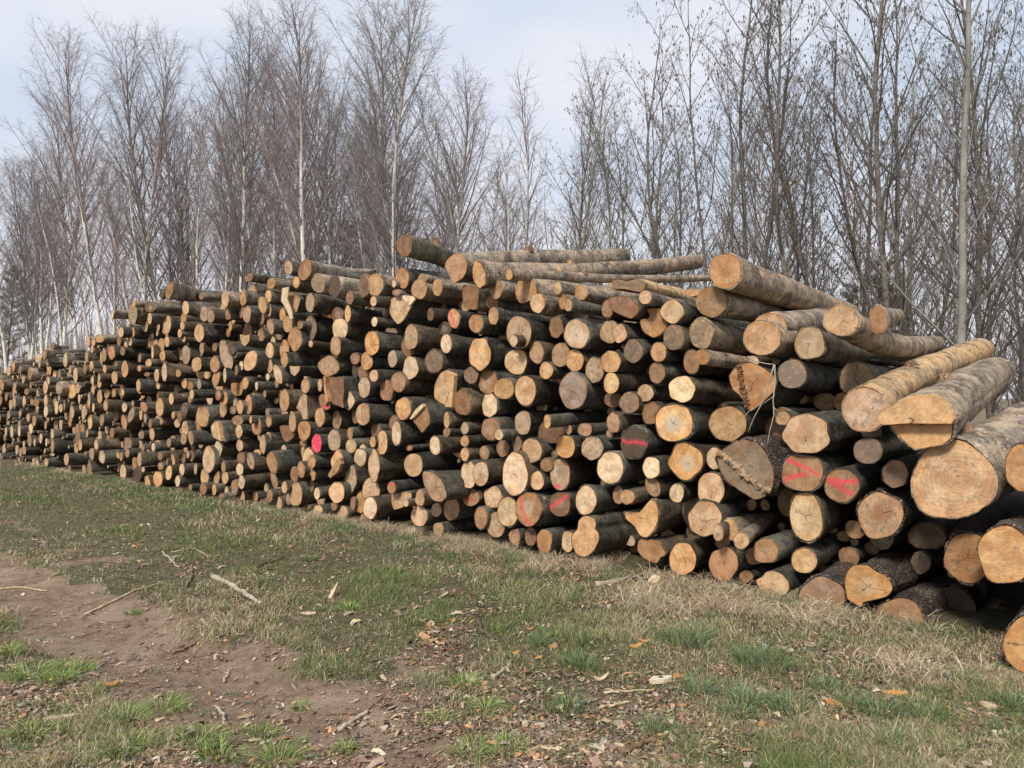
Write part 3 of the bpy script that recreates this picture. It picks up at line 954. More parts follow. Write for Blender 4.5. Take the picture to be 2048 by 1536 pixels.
for i, L in enumerate(logs):
    if i not in big: continue
    if L['code'] == 'xx': cm = cut_material('pink_painted_wood', full=True)
    elif 'seg' in L:
        wd = .016 if L['h'] > 36 else .012
        if 'broad' in (L['label'] or '') or 'band' in (L['label'] or ''): wd = .024
        cm = cut_material('spray_marked_wood', [(a, b, c, d, wd*(2.0 if math.hypot(a-c, b-d) < .05 else 1)) for a, b, c, d, _ in L['seg']])
    else: cm = CUT
    o = make_log(L, cm); ROBJ[L['short']] = o; o['label'] = L['label']; o['category'] = 'log'; o['group'] = 'logs stacked in the long roadside pile'
STUB = [('highest mossy log', 1.15, 80, .055, .11), ('sloping fat top log', .9, 60, .04, .05), ('long bent top log', 1.6, 75, .04, .05), ('thin torn-patch log', 1.3, 100, .03, .05), ('peeled yellow log', 1.5, 70, .05, .04),
        ('biggest log', .5, 75, .06, .05), ('crooked top log', 1.2, 60, .045, .06), ('pointed top log', 1.5, 95, .045, .05), ('stepped wedge log', 1.0, 80, .04, .03), ('right-shoulder orange log', .25, 60, .035, .03)]
for (short, t_, an_, r_, hh_) in STUB:
    L = face_of(short); sd = np.cross(L['dir'], (0, 0, 1.)); sd /= np.linalg.norm(sd); up = np.cross(sd, L['dir'])
    n_ = sd*-math.cos(R(an_))+up*math.sin(R(an_)); n_ /= np.linalg.norm(n_); ax1 = np.cross(n_, L['dir']); ax1 /= np.linalg.norm(ax1); ax2 = np.cross(n_, ax1)
    b_ = math.sin(math.pi*t_/L['len'])*L['bend']; c_ = L['dir']*t_+np.array([0, 0, b_]); K = 12; a_ = np.linspace(0, 2*math.pi, K, endpoint=False)
    V = []
    for (dist_, rs) in ((L['rad']*.8, 1.5), (L['rad']*1.0, 1.15), (L['rad']+hh_*.6, .95), (L['rad']+hh_, .9)):
        rr_ = r_*rs*(1+rng.normal(0, .05, K)); V.append(c_+n_*dist_+rr_[:, None]*(np.cos(a_)[:, None]*ax1+np.sin(a_)[:, None]*ax2))
    V = np.concatenate(V+[(c_+n_*(L['rad']+hh_))[None]]); F = []; FMt = []
    for i in range(3):
        for a in range(K): F.append((i*K+a, i*K+(a+1) % K, (i+1)*K+(a+1) % K, (i+1)*K+a)); FMt.append(0)
    for a in range(K): F.append((3*K+a, 3*K+(a+1) % K, 4*K)); FMt.append(1)
    N_ = len(V); dsc = np.zeros((N_, 3)); dsc[:-1, 0] = np.tile(np.cos(a_), 4)*.9; dsc[:-1, 1] = np.tile(np.sin(a_), 4)*.9
    me = mesh_from('branch_stub', V, F, [BARK, CUT], FMt, True, dict(bc=V*1.0, disc=dsc, met=dsc*r_, col=np.tile([.34, .22, .13, 1], (N_, 1)), par=np.tile([.2, .3, .3], (N_, 1))))
    add('branch_stub', me, parent=ROBJ[short])
for (short, (bx_, by_, bs_), poly, e0, e1, nm, code, ruf) in RIDGE:
    L = face_of(short); P = np.array([[float(v) for v in q.split(',')] for q in poly.split(';')]); P = P/bs_+np.array([bx_, by_])
    W = np.array([on_plane(x, y, L['P']) for x, y in P])-L['C']; Q0 = np.stack([W @ U, W[:, 2]], 1)
    # subdivide the edge so that torn wood looks torn
    Q = []
    for a in range(len(Q0)):
        b = (a+1) % len(Q0); m_ = 3 if ruf > .003 else 1
        for s in range(m_): Q.append(Q0[a]*(1-s/m_)+Q0[b]*s/m_)
    Q = np.array(Q); Q = Q+rng.normal(0, ruf, Q.shape); K = len(Q); c_ = Q.mean(0)
    def lay(q, dep): return q[:, :1]*U+q[:, 1:]*np.array([0, 0, 1.])-D*np.atleast_1d(dep)[:, None]
    e = e1*(1+rng.normal(0, .25 if ruf > .005 else .03, K))
    V = np.concatenate([lay(Q, np.full(K, -.01)), lay(Q*.985+c_*.015, e), lay(c_[None], e1)])
    F = [(a, (a+1) % K, K+(a+1) % K, K+a) for a in range(K)]+[(K+a, K+(a+1) % K, 2*K) for a in range(K)]
    cc, dirt = tint(code); mt = np.concatenate([Q, Q, c_[None]]); mt = np.concatenate([mt, np.zeros((2*K+1, 1))], 1); ext = np.abs(Q-c_).max()*2
    me = mesh_from(nm, V, F, [CUT], None, False, dict(disc=np.clip((mt-np.array([*c_, 0]))/max(.1, ext)*1.2, -.8, .8), met=mt, col=np.tile([*cc, 1], (len(V), 1)), par=np.tile([0, dirt, .37], (len(V), 1))))
    add(nm, me, parent=ROBJ[short])
ROPE = [('torn-ridge log', (1300, 700, 5.12), '685,1050;740,1075;800,1125;870,1180;940,1250;1010,1305;1080,1365;1150,1410;1235,1450', .021, (.42, .36, .28)),
        ('heart-shaped brown log', (1300, 700, 5.12), '910,150;920,200;930,270;942,340;955,400;970,470;990,540;1010,610', .018, (.22, .15, .10)),
        ('pink-dabbed log', (460, 850, 6.827), '240,410;262,470;290,540', .010, (.40, .32, .22))]
for (short, (bx_, by_, bs_), path, r_, cl_) in ROPE:
    L = face_of(short); P = np.array([[float(v) for v in q.split(',')] for q in path.split(';')])/bs_+np.array([bx_, by_])
    W = np.array([on_plane(x, y, L['P']) for x, y in P])-L['C']; n_ = 40; t_ = np.linspace(0, len(W)-1, n_)
    W = np.stack([np.interp(t_, range(len(W)), W[:, k]) for k in range(3)], 1)
    V = []; K = 9; a_ = np.linspace(0, 2*math.pi, K, endpoint=False); tg = np.gradient(W, axis=0); tg /= np.linalg.norm(tg, axis=1)[:, None]
    for k in range(n_):
        nr = np.cross(tg[k], D); nr /= np.linalg.norm(nr); rr_ = r_*(1+rng.normal(0, .28, K))*(.5 if k in (0, n_-1) else 1)*(1+.3*(k % 2))
        V.append(W[k]+rr_[:, None]*(np.cos(a_)[:, None]*nr-1.2*np.sin(a_)[:, None]*D))
    V = np.concatenate(V); F = [(k*K+a, k*K+(a+1) % K, (k+1)*K+(a+1) % K, (k+1)*K+a) for k in range(n_-1) for a in range(K)]+[tuple(range(K))[::-1], tuple(range((n_-1)*K, n_*K))]
    N_ = len(V)
    me = mesh_from('torn_ridge', V, F, [CUT], None, False, dict(disc=np.zeros((N_, 3))+.5, met=V*1., col=np.tile([*cl_, 1], (N_, 1)), par=np.tile([0., .9, .3], (N_, 1))))
    add('torn_ridge', me, parent=ROBJ[short])
# ------------------------------------------------------------------ the rest of the pile: small logs and the ones showing in the gaps
circ = []
for L in logs:
    s, z = uz(L['C']); mx = np.abs(L['O']).max(0)
    circ.append((s, z, L['rad']*1.0))
circ = np.array(circ)
fill = []
s_lo = uz(on_plane(-260, 800))[0]; s_hi = uz(on_plane(2500, 900))[0]
def topz(s):
    # height of the pile's top at wall coordinate s
    P = D*C0+U*s; x = 1024+FPX*P[0]/P[1] if P[1] > .5 else 2400
    y = float(np.interp(x, [p[0] for p in TOPF], [p[1] for p in TOPF])); return CAMZ+(HORIZ-y)*P[1]/FPX
circs = [tuple(c) for c in circ]
grid = {}
def gk(s, z): return (int(math.floor(s/.5)), int(math.floor(z/.5)))
for c in circs: grid.setdefault(gk(c[0], c[1]), []).append(c)
def clear(s, z):
    a, b = gk(s, z); m = 9.
    for i in (-1, 0, 1):
        for j in (-1, 0, 1):
            for c in grid.get((a+i, b+j), ()):
                m = min(m, math.hypot(c[0]-s, c[1]-z)-c[2])
    return m
for rmin, tries in ((.11, 9000), (.085, 14000), (.06, 22000), (.04, 26000), (.027, 26000)):
    ss = rng.uniform(s_lo, s_hi, tries); zz = rng.uniform(0.02, 3.6, tries)
    for s, z in zip(ss, zz):
        if z > topz(s)-rmin: continue
        c = clear(s, z)
        if c > rmin*.80 and z-rmin > -.02:
            r = min(c*1.1, rmin*1.35, .15)
            q = (s, z, r); fill.append(q); grid.setdefault(gk(s, z), []).append(q)
VV, FF, FM, A_bc, A_col, A_par, A_disc, A_met = [], [], [], [], [], [], [], []
base = 0
def push(V, F, mi, bc, col, par, disc, met):
    global base
    VV.append(V); FM.append(np.full(len(F), mi))
    FF.extend([tuple(int(x)+base for x in f) for f in F])
    n = len(V); base += n
    A_bc.append(bc if bc is not None else np.zeros((n, 3))); A_col.append(np.tile([*col, 1], (n, 1))); A_par.append(np.tile(par, (n, 1)))
    A_disc.append(disc if disc is not None else np.zeros((n, 3))); A_met.append(met if met is not None else np.zeros((n, 3)))
def push_log(L, ts):
    V, F, bc, dv, dF, dd, dm, (fb, K) = log_geometry(L, ts)
    col, par = bark_par(L)
    push(V+L['C'], F.tolist(), 0, bc, col, par, None, None)
    cc, dirt = tint(L['code'])
    push(dv+L['C'], dF, 1, None, cc*rng.uniform(.88, 1.1), (float(rng.choice([0, 0, .3, -.2])), dirt, float(rng.random())), dd, dm)
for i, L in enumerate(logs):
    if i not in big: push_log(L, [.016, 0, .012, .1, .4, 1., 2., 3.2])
for (s, z, r) in fill:
    K = 12 if r > .05 else 8
    th = np.linspace(0, 2*math.pi, K, endpoint=False)
    rr = np.ones(K)+.06*np.cos(2*th+rng.uniform(0, 6))+.05*np.cos(3*th+rng.uniform(0, 6))
    el = rng.uniform(.88, 1.12)
    P0 = D*C0+U*s; xpx = 1024+FPX*P0[0]/max(.6, P0[1])
    left = xpx < 215
    p = rng.uniform(-.45, .14) if left else ((-rng.uniform(.35, .95) if r > .045 else -rng.uniform(.45, 1.1)) if xpx > 700 else (-rng.uniform(.12, .6) if r > .045 else -rng.uniform(.3, .8)))
    yaw = rng.normal(0, 2.); d = D*math.cos(R(yaw))+U*math.sin(R(yaw))
    L = dict(O=np.stack([r*rr*np.cos(th)*el, r*rr*np.sin(th)/el], 1), C=D*(C0-p)+U*s+np.array([0, 0, z]), rad=r, len=3.6+float(rng.uniform(-.3, .4)), dir=d, bend=0, bk='', px=xpx, py=HORIZ-(z-CAMZ)*FPX/max(.6, P0[1]),
             code=''.join(rng.choice(list('ttpobbg'), 2)))
    push_log(L, [.016, 0, .012, .15, .8, 3.])
me = mesh_from('log_pile', np.concatenate(VV), FF, [BARK, CUT], np.concatenate(FM), True,
               dict(bc=np.concatenate(A_bc), col=np.concatenate(A_col), par=np.concatenate(A_par), disc=np.concatenate(A_disc), met=np.concatenate(A_met)))
add('log_pile', me, label='smaller and deeper logs filling the gaps and the far left of the pile', cat='log pile', kind='stuff')
print('logs', len(logs), 'fill', len(fill), 'verts', base)
# ------------------------------------------------------------------ light and sky
SUN_EL, SUN_AZ = R(40), R(207)      # azimuth measured clockwise from +Y: behind the camera, slightly left
sdir = Vector((math.sin(SUN_AZ)*math.cos(SUN_EL), math.cos(SUN_AZ)*math.cos(SUN_EL), math.sin(SUN_EL)))
sl = bpy.data.lights.new('sun', 'SUN'); sl.energy = 3.6; sl.angle = R(11); sl.color = (1, .94, .84)
so = bpy.data.objects.new('sun', sl); COL.objects.link(so); so.rotation_euler = sdir.to_track_quat('Z', 'Y').to_euler()
wd = bpy.data.worlds.new('World'); SC.world = wd; wd.use_nodes = True; t = wd.node_tree
bg = t.nodes['Background']; bg.inputs[1].default_value = .1
sky = t.nodes.new('ShaderNodeTexSky'); sky.sky_type = 'NISHITA'; sky.sun_disc = False; sky.sun_elevation = SUN_EL; sky.sun_rotation = SUN_AZ
sky.air_density = 1.2; sky.dust_density = 2.
tc = t.nodes.new('ShaderNodeTexCoord')
mp = t.nodes.new('ShaderNodeMapping'); mp.inputs['Scale'].default_value = (1, 1, 2.6); mp.inputs['Location'].default_value = (.35, .1, .2)
t.links.new(tc.outputs['Generated'], mp.inputs[0])
nz = t.nodes.new('ShaderNodeTexNoise'); nz.inputs['Scale'].default_value = 2.1; nz.inputs['Detail'].default_value = 6; nz.inputs['Roughness'].default_value = .5
t.links.new(mp.outputs[0], nz.inputs[0])
rp = t.nodes.new('ShaderNodeMapRange'); rp.interpolation_type = 'SMOOTHSTEP'
rp.inputs[1].default_value = .40; rp.inputs[2].default_value = .66; rp.inputs[3].default_value = 0.; rp.inputs[4].default_value = 1.
t.links.new(nz.outputs[0], rp.inputs[0])
veil = t.nodes.new('ShaderNodeMix'); veil.data_type = 'RGBA'; veil.inputs[0].default_value = .88
veil.inputs[7].default_value = (6.1, 6.9, 8.2, 1); t.links.new(sky.outputs[0], veil.inputs[6])
cl = t.nodes.new('ShaderNodeMix'); cl.data_type = 'RGBA'; cl.inputs[7].default_value = (7.2, 7.4, 8.1, 1)
t.links.new(rp.outputs[0], cl.inputs[0]); t.links.new(veil.outputs[2], cl.inputs[6])
sx = t.nodes.new('ShaderNodeSeparateXYZ'); t.links.new(tc.outputs['Generated'], sx.inputs[0])
hz = t.nodes.new('ShaderNodeMapRange'); hz.interpolation_type = 'SMOOTHSTEP'; t.links.new(sx.outputs[2], hz.inputs[0])
hz.inputs[1].default_value = .36; hz.inputs[2].default_value = .04; hz.inputs[3].default_value = 0.; hz.inputs[4].default_value = .85
hm_ = t.nodes.new('ShaderNodeMix'); hm_.data_type = 'RGBA'; hm_.inputs[7].default_value = (7.7, 7.7, 8.1, 1)
t.links.new(hz.outputs[0], hm_.inputs[0]); t.links.new(cl.outputs[2], hm_.inputs[6]); t.links.new(hm_.outputs[2], bg.inputs[0])
SC.view_settings.view_transform = 'Standard'; SC.view_settings.look = 'None'; SC.view_settings.exposure = 0.2
try:
    SC.cycles.max_bounces = 5; SC.cycles.diffuse_bounces = 2; SC.cycles.transparent_max_bounces = 4; SC.cycles.use_denoising = True
except Exception: pass
# ------------------------------------------------------------------ ground
def vnoise(x, y, s, seed=0):
    """smooth value noise on a lattice"""
    x = np.asarray(x)/s+seed*13.7; y = np.asarray(y)/s+seed*7.3
    xi = np.floor(x).astype(np.int64); yi = np.floor(y).astype(np.int64); fx = x-xi; fy = y-yi
    fx = fx*fx*(3-2*fx); fy = fy*fy*(3-2*fy)
    def h(a, b):
        v = np.sin(a*127.1+b*311.7+seed*74.7)*43758.5453; return v-np.floor(v)
    return (h(xi, yi)*(1-fx)+h(xi+1, yi)*fx)*(1-fy)+(h(xi, yi+1)*(1-fx)+h(xi+1, yi+1)*fx)*fy
def cdist(x, y): return x*D[0]+y*D[1]
def zg(x, y):
    x = np.asarray(x, dtype=float); y = np.asarray(y, dtype=float)
    c = cdist(x, y)
    z = .05*(vnoise(x, y, 1.3, 1)-.5)+.025*(vnoise(x, y, .35, 2)-.5)+.012*(vnoise(x, y, .12, 3)-.5)
    z = z-.05*np.exp(-((c-2.02)/.4)**2)+.018*np.exp(-((c-2.6)/.2)**2)
    z = z-.03*np.exp(-((c-.55)/.4)**2)
    z = z*np.where(c > 5.3, .5, 1.)
    return z
def soil_w(x, y):
    s = x*U[0]+y*U[1]; c0 = cdist(x, y)+.22*(vnoise(x, y, .9, 5)-.5)+.26*(vnoise(x, y, .28, 8)-.5)+.12*(vnoise(x, y, .11, 9)-.5)
    tr = np.clip((.62-np.abs(c0-2.02-.05*np.sin(s*.9)))/.26, 0, 1)*np.clip((1.6-s)/1.4, .12, 1)
    return np.clip(np.maximum(tr, soil_o(x, y)), 0, 1)
def soil_o(x, y):
    """0..1 how bare the ground is"""
    s = x*U[0]+y*U[1]; c = cdist(x, y)+.3*(vnoise(x, y, 1.1, 5)-.5)
    w = np.zeros_like(np.asarray(c, dtype=float))
    w = np.maximum(w, .8*np.exp(-((c-.45)/.4)**2)*np.clip((s+1.5), 0, 1))
    w = np.maximum(w, .5*np.exp(-((c-1.7)/.9)**2))
    w = np.maximum(w, np.clip((s+2.9)/.8, 0, 1)*np.clip((3.9-c)/1.4, 0, 1)*(.40+.75*vnoise(x, y, .6, 41)))
    w = w+1.0*(vnoise(x, y, .45, 6)-.5)*.9+(vnoise(x, y, .16, 7)-.5)*.35
    w = np.where(c > 3.2, w*np.clip(1-(c-3.2)/.8, .35, 1), w)
    return np.clip(w, 0, 1)
# one sheet: fine grid near, coarse far
def axis(lo, hi, fine_lo, fine_hi, st):
    a = list(np.arange(fine_lo, fine_hi, st)); v = fine_lo; s = st; left = []
    while v > lo: s *= 1.25; v -= s; left.append(v)
    v = a[-1]; s = st; right = []
    while v < hi: s *= 1.25; v += s; right.append(v)
    return np.array(left[::-1]+a+right)
gx = axis(-600, 600, -9, 5, .05); gy = axis(-30, 900, 1.2, 12, .05)
GX, GY = np.meshgrid(gx, gy); GZ = zg(GX, GY)
nx, ny = len(gx), len(gy)
idx = np.arange(nx*ny).reshape(ny, nx)
F = np.stack([idx[:-1, :-1].ravel(), idx[:-1, 1:].ravel(), idx[1:, 1:].ravel(), idx[1:, :-1].ravel()], 1)
sw = soil_w(GX, GY)
m = NT('forest_ground')
geo = m.n('ShaderNodeNewGeometry').outputs['Position']; sa = m.sep(m.attr('soil').outputs['Vector'])
n1 = m.noise(geo, 2.2, 5, .6); n2 = m.noise(geo, 14, 5, .65); n3 = m.noise(geo, 60, 4, .7); n4 = m.noise(geo, 210, 3, .7)
soil = m.mix(m.map(n2, .3, .7), c4(.165, .112, .075), c4(.29, .205, .14))
soil = m.mix(m.map(n1, .45, .7), soil, c4(.33, .248, .18))
soil = m.mix(m.map(n3, .52, .7, 0., .7), soil, c4(.06, .04, .03))
soil = m.mix(m.map(n4, .6, .72, 0., .7), soil, c4(.36, .25, .16))
turf = m.mix(m.map(n2, .35, .65), c4(.06, .062, .03), c4(.16, .128, .074))
turf = m.mix(m.map(n3, .5, .7, 0., .7), turf, c4(.05, .045, .025))
turf = m.mix(m.map(n4, .6, .72, 0., .6), turf, c4(.30, .24, .14))
f = m.map(m.math('ADD', sa[0], m.math('MULTIPLY', m.math('SUBTRACT', n2, .5), .5)), .28, .62)
base_ = m.mix(f, turf, soil)
base_ = m.mix(sa[1], base_, m.mix(m.map(n2, .3, .7), c4(.13, .095, .06), c4(.21, .17, .10)))
m.bump(m.math('ADD', m.math('MULTIPLY', n3, .6), m.math('MULTIPLY', n4, .4)), .9, .02)
GROUND = m.fin(base_, .95)
far_ = np.clip((cdist(GX, GY)-6.)/3., 0, 1)
gme = mesh_from('ground', np.stack([GX.ravel(), GY.ravel(), GZ.ravel()], 1), F, [GROUND], None, True,
                dict(soil=np.stack([sw.ravel(), far_.ravel(), np.zeros(nx*ny)], 1)))
add('ground', gme, kind='structure')
# ------------------------------------------------------------------ grass and straw
def leafmat(name, rough=.7, trans=True):
    m = NT(name); c = m.attr('col').outputs['Color']
    m.bsdf.inputs['Specular IOR Level'].default_value = .2
    return m.fin(c, rough)
BLADE = leafmat('grass_blade', .6)
def blades(x, y, h, w, lean, col, curl=1.0, seed=0, z0=None, az=None):
    """each blade: a bent tapering strip of 3 segments"""
    n = len(x); az = rng.uniform(0, 2*math.pi, n) if az is None else az; dx, dy = np.cos(az), np.sin(az)
    face = rng.uniform(0, 2*math.pi, n); wx, wy = np.cos(face)*w/2, np.sin(face)*w/2
    z = zg(x, y)-.005 if z0 is None else z0
    V = np.zeros((n, 7, 3)); ts = (0, .4, .75, 1.)
    for k, t in enumerate(ts):
        bend = lean*h*(t**1.7); up = h*t*np.sqrt(np.clip(1-(lean*t*.75)**2, .04, 1))*(1-.25*curl*lean*t**3)
        cx, cy, cz = x+dx*bend, y+dy*bend, z+up; tw = (1., .85, .55, 0)[k]
        if k < 3:
            V[:, 2*k] = np.stack([cx-wx*tw, cy-wy*tw, cz], 1); V[:, 2*k+1] = np.stack([cx+wx*tw, cy+wy*tw, cz], 1)
        else: V[:, 6] = np.stack([cx, cy, cz], 1)
    b = (np.arange(n)*7)[:, None]
    q = np.concatenate([b+np.array([0, 1, 3, 2]), b+np.array([2, 3, 5, 4])], 0); tr = b+np.array([4, 5, 6])
    C = np.repeat(np.concatenate([col, np.ones((n, 1))], 1), 7, 0)
    return V.reshape(-1, 3), q, tr, C
def build_blades(name, parts, label, cat):
    Vs, Q, T, Cs = [], [], [], []; off = 0
    for V, q, tr, C in parts:
        Vs.append(V); Q.append(q+off); T.append(tr+off); Cs.append(C); off += len(V)
    V = np.concatenate(Vs); q = np.concatenate(Q); tr = np.concatenate(T); C = np.concatenate(Cs)
    me = bpy.data.meshes.new(name)
    me.vertices.add(len(V)); me.vertices.foreach_set('co', V.astype(np.float32).ravel())
    flat = np.concatenate([q.ravel(), tr.ravel()]).astype(np.int32); me.loops.add(len(flat)); me.loops.foreach_set('vertex_index', flat)
    st = np.concatenate([np.arange(len(q))*4, len(q)*4+np.arange(len(tr))*3]).astype(np.int32)
    me.polygons.add(len(st)); me.polygons.foreach_set('loop_start', st); me.materials.append(BLADE)
    me.update(calc_edges=True); me.polygons.foreach_set('use_smooth', np.ones(len(st), dtype=bool))
    a = me.attributes.new('col', 'FLOAT_COLOR', 'POINT'); a.data.foreach_set('color', C.astype(np.float32).ravel())
    return add(name, me, label=label, cat=cat, kind='stuff')
def sample_view(n, y0, y1, x0=-120, x1=2170):
    """points on the ground spread evenly over the seen strip, then used as real positions"""
    px = rng.uniform(x0, x1, n); py = rng.uniform(y0, y1, n)
    r0 = (px-1024)/FPX; b = -(py-768)/FPX
    dy = CP-b*SP; dz = SP+b*CP; t = -CAMZ/dz
    return r0*t, dy*t, t
def pal(n, cols, jit=.18):
    cols = np.array(cols); c = cols[rng.integers(0, len(cols), n)]
    return np.clip(c*rng.uniform(1-jit, 1+jit, (n, 1))*rng.uniform(1-jit*.3, 1+jit*.3, (n, 3)), 0, 1)
GREEN = [(.10, .16, .04), (.15, .21, .055), (.075, .125, .042), (.21, .25, .08), (.11, .155, .06), (.20, .20, .09)]
BRIGHT = [(.20, .29, .075), (.27, .36, .10), (.16, .24, .06), (.34, .37, .14)]
BLUEG = [(.09, .16, .09), (.13, .21, .12), (.07, .13, .07), (.2, .25, .17)]
STRAW = [(.58, .46, .29), (.43, .32, .19), (.72, .60, .43), (.28, .20, .13), (.44, .36, .26), (.33, .22, .15)]
parts = []
def region(n, ylo, yhi):
    x, y, t = sample_view(n, ylo, yhi)
    c = cdist(x, y); return x, y, t, c
# short turf
x, y, t, c = region(680000, 905, 1600)
g = vnoise(x, y, .7, 11)*.55+vnoise(x, y, .22, 12)*.45
dens = (1-soil_w(x, y))**1.3*np.clip(.15+2.1*(g-.32), .04, 1)
keep = (rng.random(len(x)) < dens) & (c < 5.75) & (y > 1.)
x, y, t, c, g = x[keep], y[keep], t[keep], c[keep], g[keep]
n = len(x); dist = np.sqrt(x*x+y*y)
h = rng.uniform(.018, .055, n)*(1+.7*(g > .6)); w = rng.uniform(.0016, .003, n)*np.clip(dist/4.5, 1, 3)
straw = rng.random(n) < np.clip(rng.uniform(.1, .25)+.16+.9*(vnoise(x, y, .7, 15)-.4)-.5*np.exp(-((c-3.7)/.9)**2)*np.clip((-3.-(x*U[0]+y*U[1]))/1.5, 0, 1)*(.4+vnoise(x, y, 1.2, 44))+.25*np.clip((c-4.2)/1.2, 0, 1), .08, .85)
col = np.where(straw[:, None], pal(n, STRAW), pal(n, GREEN))
br = (rng.random(n) < .25) & (c < 2.2) & ~straw; col[br] = pal(int(br.sum()), BRIGHT)
parts.append(blades(x, y, h, w, rng.uniform(.2, 1.15, n), col))
print('turf', n)
# tufts
def tufts(cent, nb, rad, hh, ww, cols, lean=(.2, .9), fan=.5):
    X, Y, H, W_, C_, AZ, LN = [], [], [], [], [], [], []
    for (cx, cy, s) in cent:
        k = int(nb*s); a = rng.uniform(0, 6.28, k); r = rad*s*np.sqrt(rng.random(k))
        AZ.append(a+rng.normal(0, fan, k)); LN.append(np.clip(lean[0]+(lean[1]-lean[0])*(r/(rad*s))**.8+rng.normal(0, .15, k), .05, 1.5)); X.append(cx+np.cos(a)*r*.7); Y.append(cy+np.sin(a)*r*.7); H.append(rng.uniform(hh[0], hh[1], k)*s**.5); W_.append(rng.uniform(ww[0], ww[1], k)); C_.append(pal(k, cols))
    X, Y, H, W_, C_, AZ, LN = map(np.concatenate, (X, Y, H, W_, C_, AZ, LN))
    return blades(X, Y, H, W_, LN, C_, az=AZ)
def cents(lst): return [(*on_ground(a, b)[:2], s) for a, b, s in lst]
parts.append(tufts(cents([(250, 1440, 1.1), (330, 1410, 1.0), (60, 1350, 1.2), (150, 1330, 1.), (560, 1500, 1.), (250, 1500, 1.1), (120, 1360, 1.), (600, 1400, .35), (690, 1480, .5), (400, 1470, 1.), (520, 1450, .7), (20, 1300, .8), (945, 1500, .8), (970, 1420, .8), (60, 1470, .8), (440, 1500, 1.), (700, 1217, .8), (440, 1218, .5), (465, 1250, .3), (270, 1220, .35), (930, 1370, .8), (1010, 1500, .8), (880, 1440, .5)]),
                   170, .13, (.05, .12), (.0028, .0052), BRIGHT+GREEN[:2], (.4, 1.35)))
parts.append(tufts(cents([(1370, 1290, 1.8), (1530, 1340, 1.7), (1500, 1330, 1.), (1130, 1420, 1.1), (1160, 1340, 1.), (1080, 1290, .7), (1170, 1290, .6), (1400, 1390, .8), (1580, 1430, 1.), (1760, 1430, 1.), (1850, 1440, .9), (1930, 1370, .8), (1700, 1420, .8), (2030, 1420, .9), (1990, 1350, .6), (1650, 1380, .7), (1150, 1200, .6), (940, 1150, .6), (530, 1170, .9), (620, 1120, .6), (1290, 1220, .7), (1490, 1410, .9), (1310, 1470, .7), (1780, 1500, .8), (2020, 1480, .8), (1560, 1215, .9), (1600, 1195, .7), (1860, 1270, .9), (1800, 1262, .7), (1480, 1440, .8)]),
                   170, .12, (.07, .16), (.0026, .0048), BLUEG+GREEN, (.2, 1.15)))
# scattered green tufts
x, y, t, c = region(1700, 940, 1540)
k = (rng.random(len(x)) < (1-soil_w(x, y))*.6+.05) & (c < 5.6)
cl_ = [(a, b, float(s)) for a, b, s in zip(x[k], y[k], rng.uniform(.3, .9, int(k.sum())))]
parts.append(tufts(cl_, 42, .07, (.03, .09), (.002, .004), GREEN+BLUEG+BRIGHT[:1], (.4, 1.2)))
build_blades('grass', parts, 'short green grass growing in patches beside the muddy track', 'grass')
# dry straw along the foot of the pile
parts = []
n = 90000
s_ = rng.uniform(uz(on_plane(-50, 800))[0], uz(on_plane(2300, 800))[0], n)
nearer = rng.random(n) < np.clip((s_+8.5)/3.5, .10, 1)   # thinner to the far left
s_ = s_[nearer]; n = len(s_)
wd_ = .25+.8*vnoise(s_, s_*0, .5, 21)+.2*np.clip((s_+5.5), 0, 3)
c_ = C0-.12-wd_*np.abs(rng.normal(0, .55, n))+.15*rng.random(n)
x = D[0]*c_+U[0]*s_; y = D[1]*c_+U[1]*s_
cl = vnoise(x, y, .28, 22)*.6+vnoise(x, y, .8, 23)*.4
k = (rng.random(n) < np.clip((cl-.5)*5, .05, 1)) & (y > 1.5); x, y, cl = x[k], y[k], cl[k]; n = len(x)
dist = np.sqrt(x*x+y*y)
parts.append(blades(x, y, rng.uniform(.04, .13, n)*(.5+.9*cl), rng.uniform(.002, .0034, n)*np.clip(dist/5, 1, 2.5), rng.uniform(.9, 1.5, n), pal(n, STRAW)))
print('straw', n)
n = 26000; s_ = rng.uniform(uz(on_plane(100, 800))[0], uz(on_plane(2200, 800))[0], n); c_ = C0-.1-np.abs(rng.normal(0, .5, n))
x = D[0]*c_+U[0]*s_; y = D[1]*c_+U[1]*s_; k = (vnoise(x, y, .3, 27) > .5) & (y > 1.5); x, y = x[k], y[k]; n = len(x)
parts.append(blades(x, y, rng.uniform(.04, .11, n), rng.uniform(.0022, .0038, n)*np.clip(np.sqrt(x*x+y*y)/5, 1, 2.5), rng.uniform(.3, 1.2, n), pal(n, GREEN+BLUEG)))
parts.append(tufts(cents([(1300, 1215, 1.6), (1340, 1230, 1.4), (1260, 1200, 1.2), (1200, 1120, 1.8), (1180, 1135, 1.2), (1610, 1240, 1.5), (1640, 1250, 1.2), (1660, 1225, 1.2), (1480, 1190, 1.4), (1400, 1180, 1.4), (1440, 1215, 1.2), (1820, 1350, 1.1), (1850, 1360, 1.1), (1740, 1260, 1.2), (1000, 1090, 1.3), (900, 1080, 1.2), (760, 1060, 1.2), (820, 1065, 1.2), (660, 1040, 1.), (1080, 1140, 1.3), (1570, 1190, 1.2), (1960, 1350, .9), (1500, 1230, 1.)]),
                   150, .19, (.07, .20), (.0026, .0046), STRAW+[(.66, .57, .42)], (.9, 1.5), fan=2.2))
fr = []
for s0 in np.arange(-9.2, -1.2, .085):
    if rng.random() < .25: continue
    c1 = C0-.06-abs(rng.normal(0, .16)); s1 = s0+rng.normal(0, .06); fr.append((D[0]*c1+U[0]*s1, D[1]*c1+U[1]*s1, float(rng.uniform(.5, 1.15))))
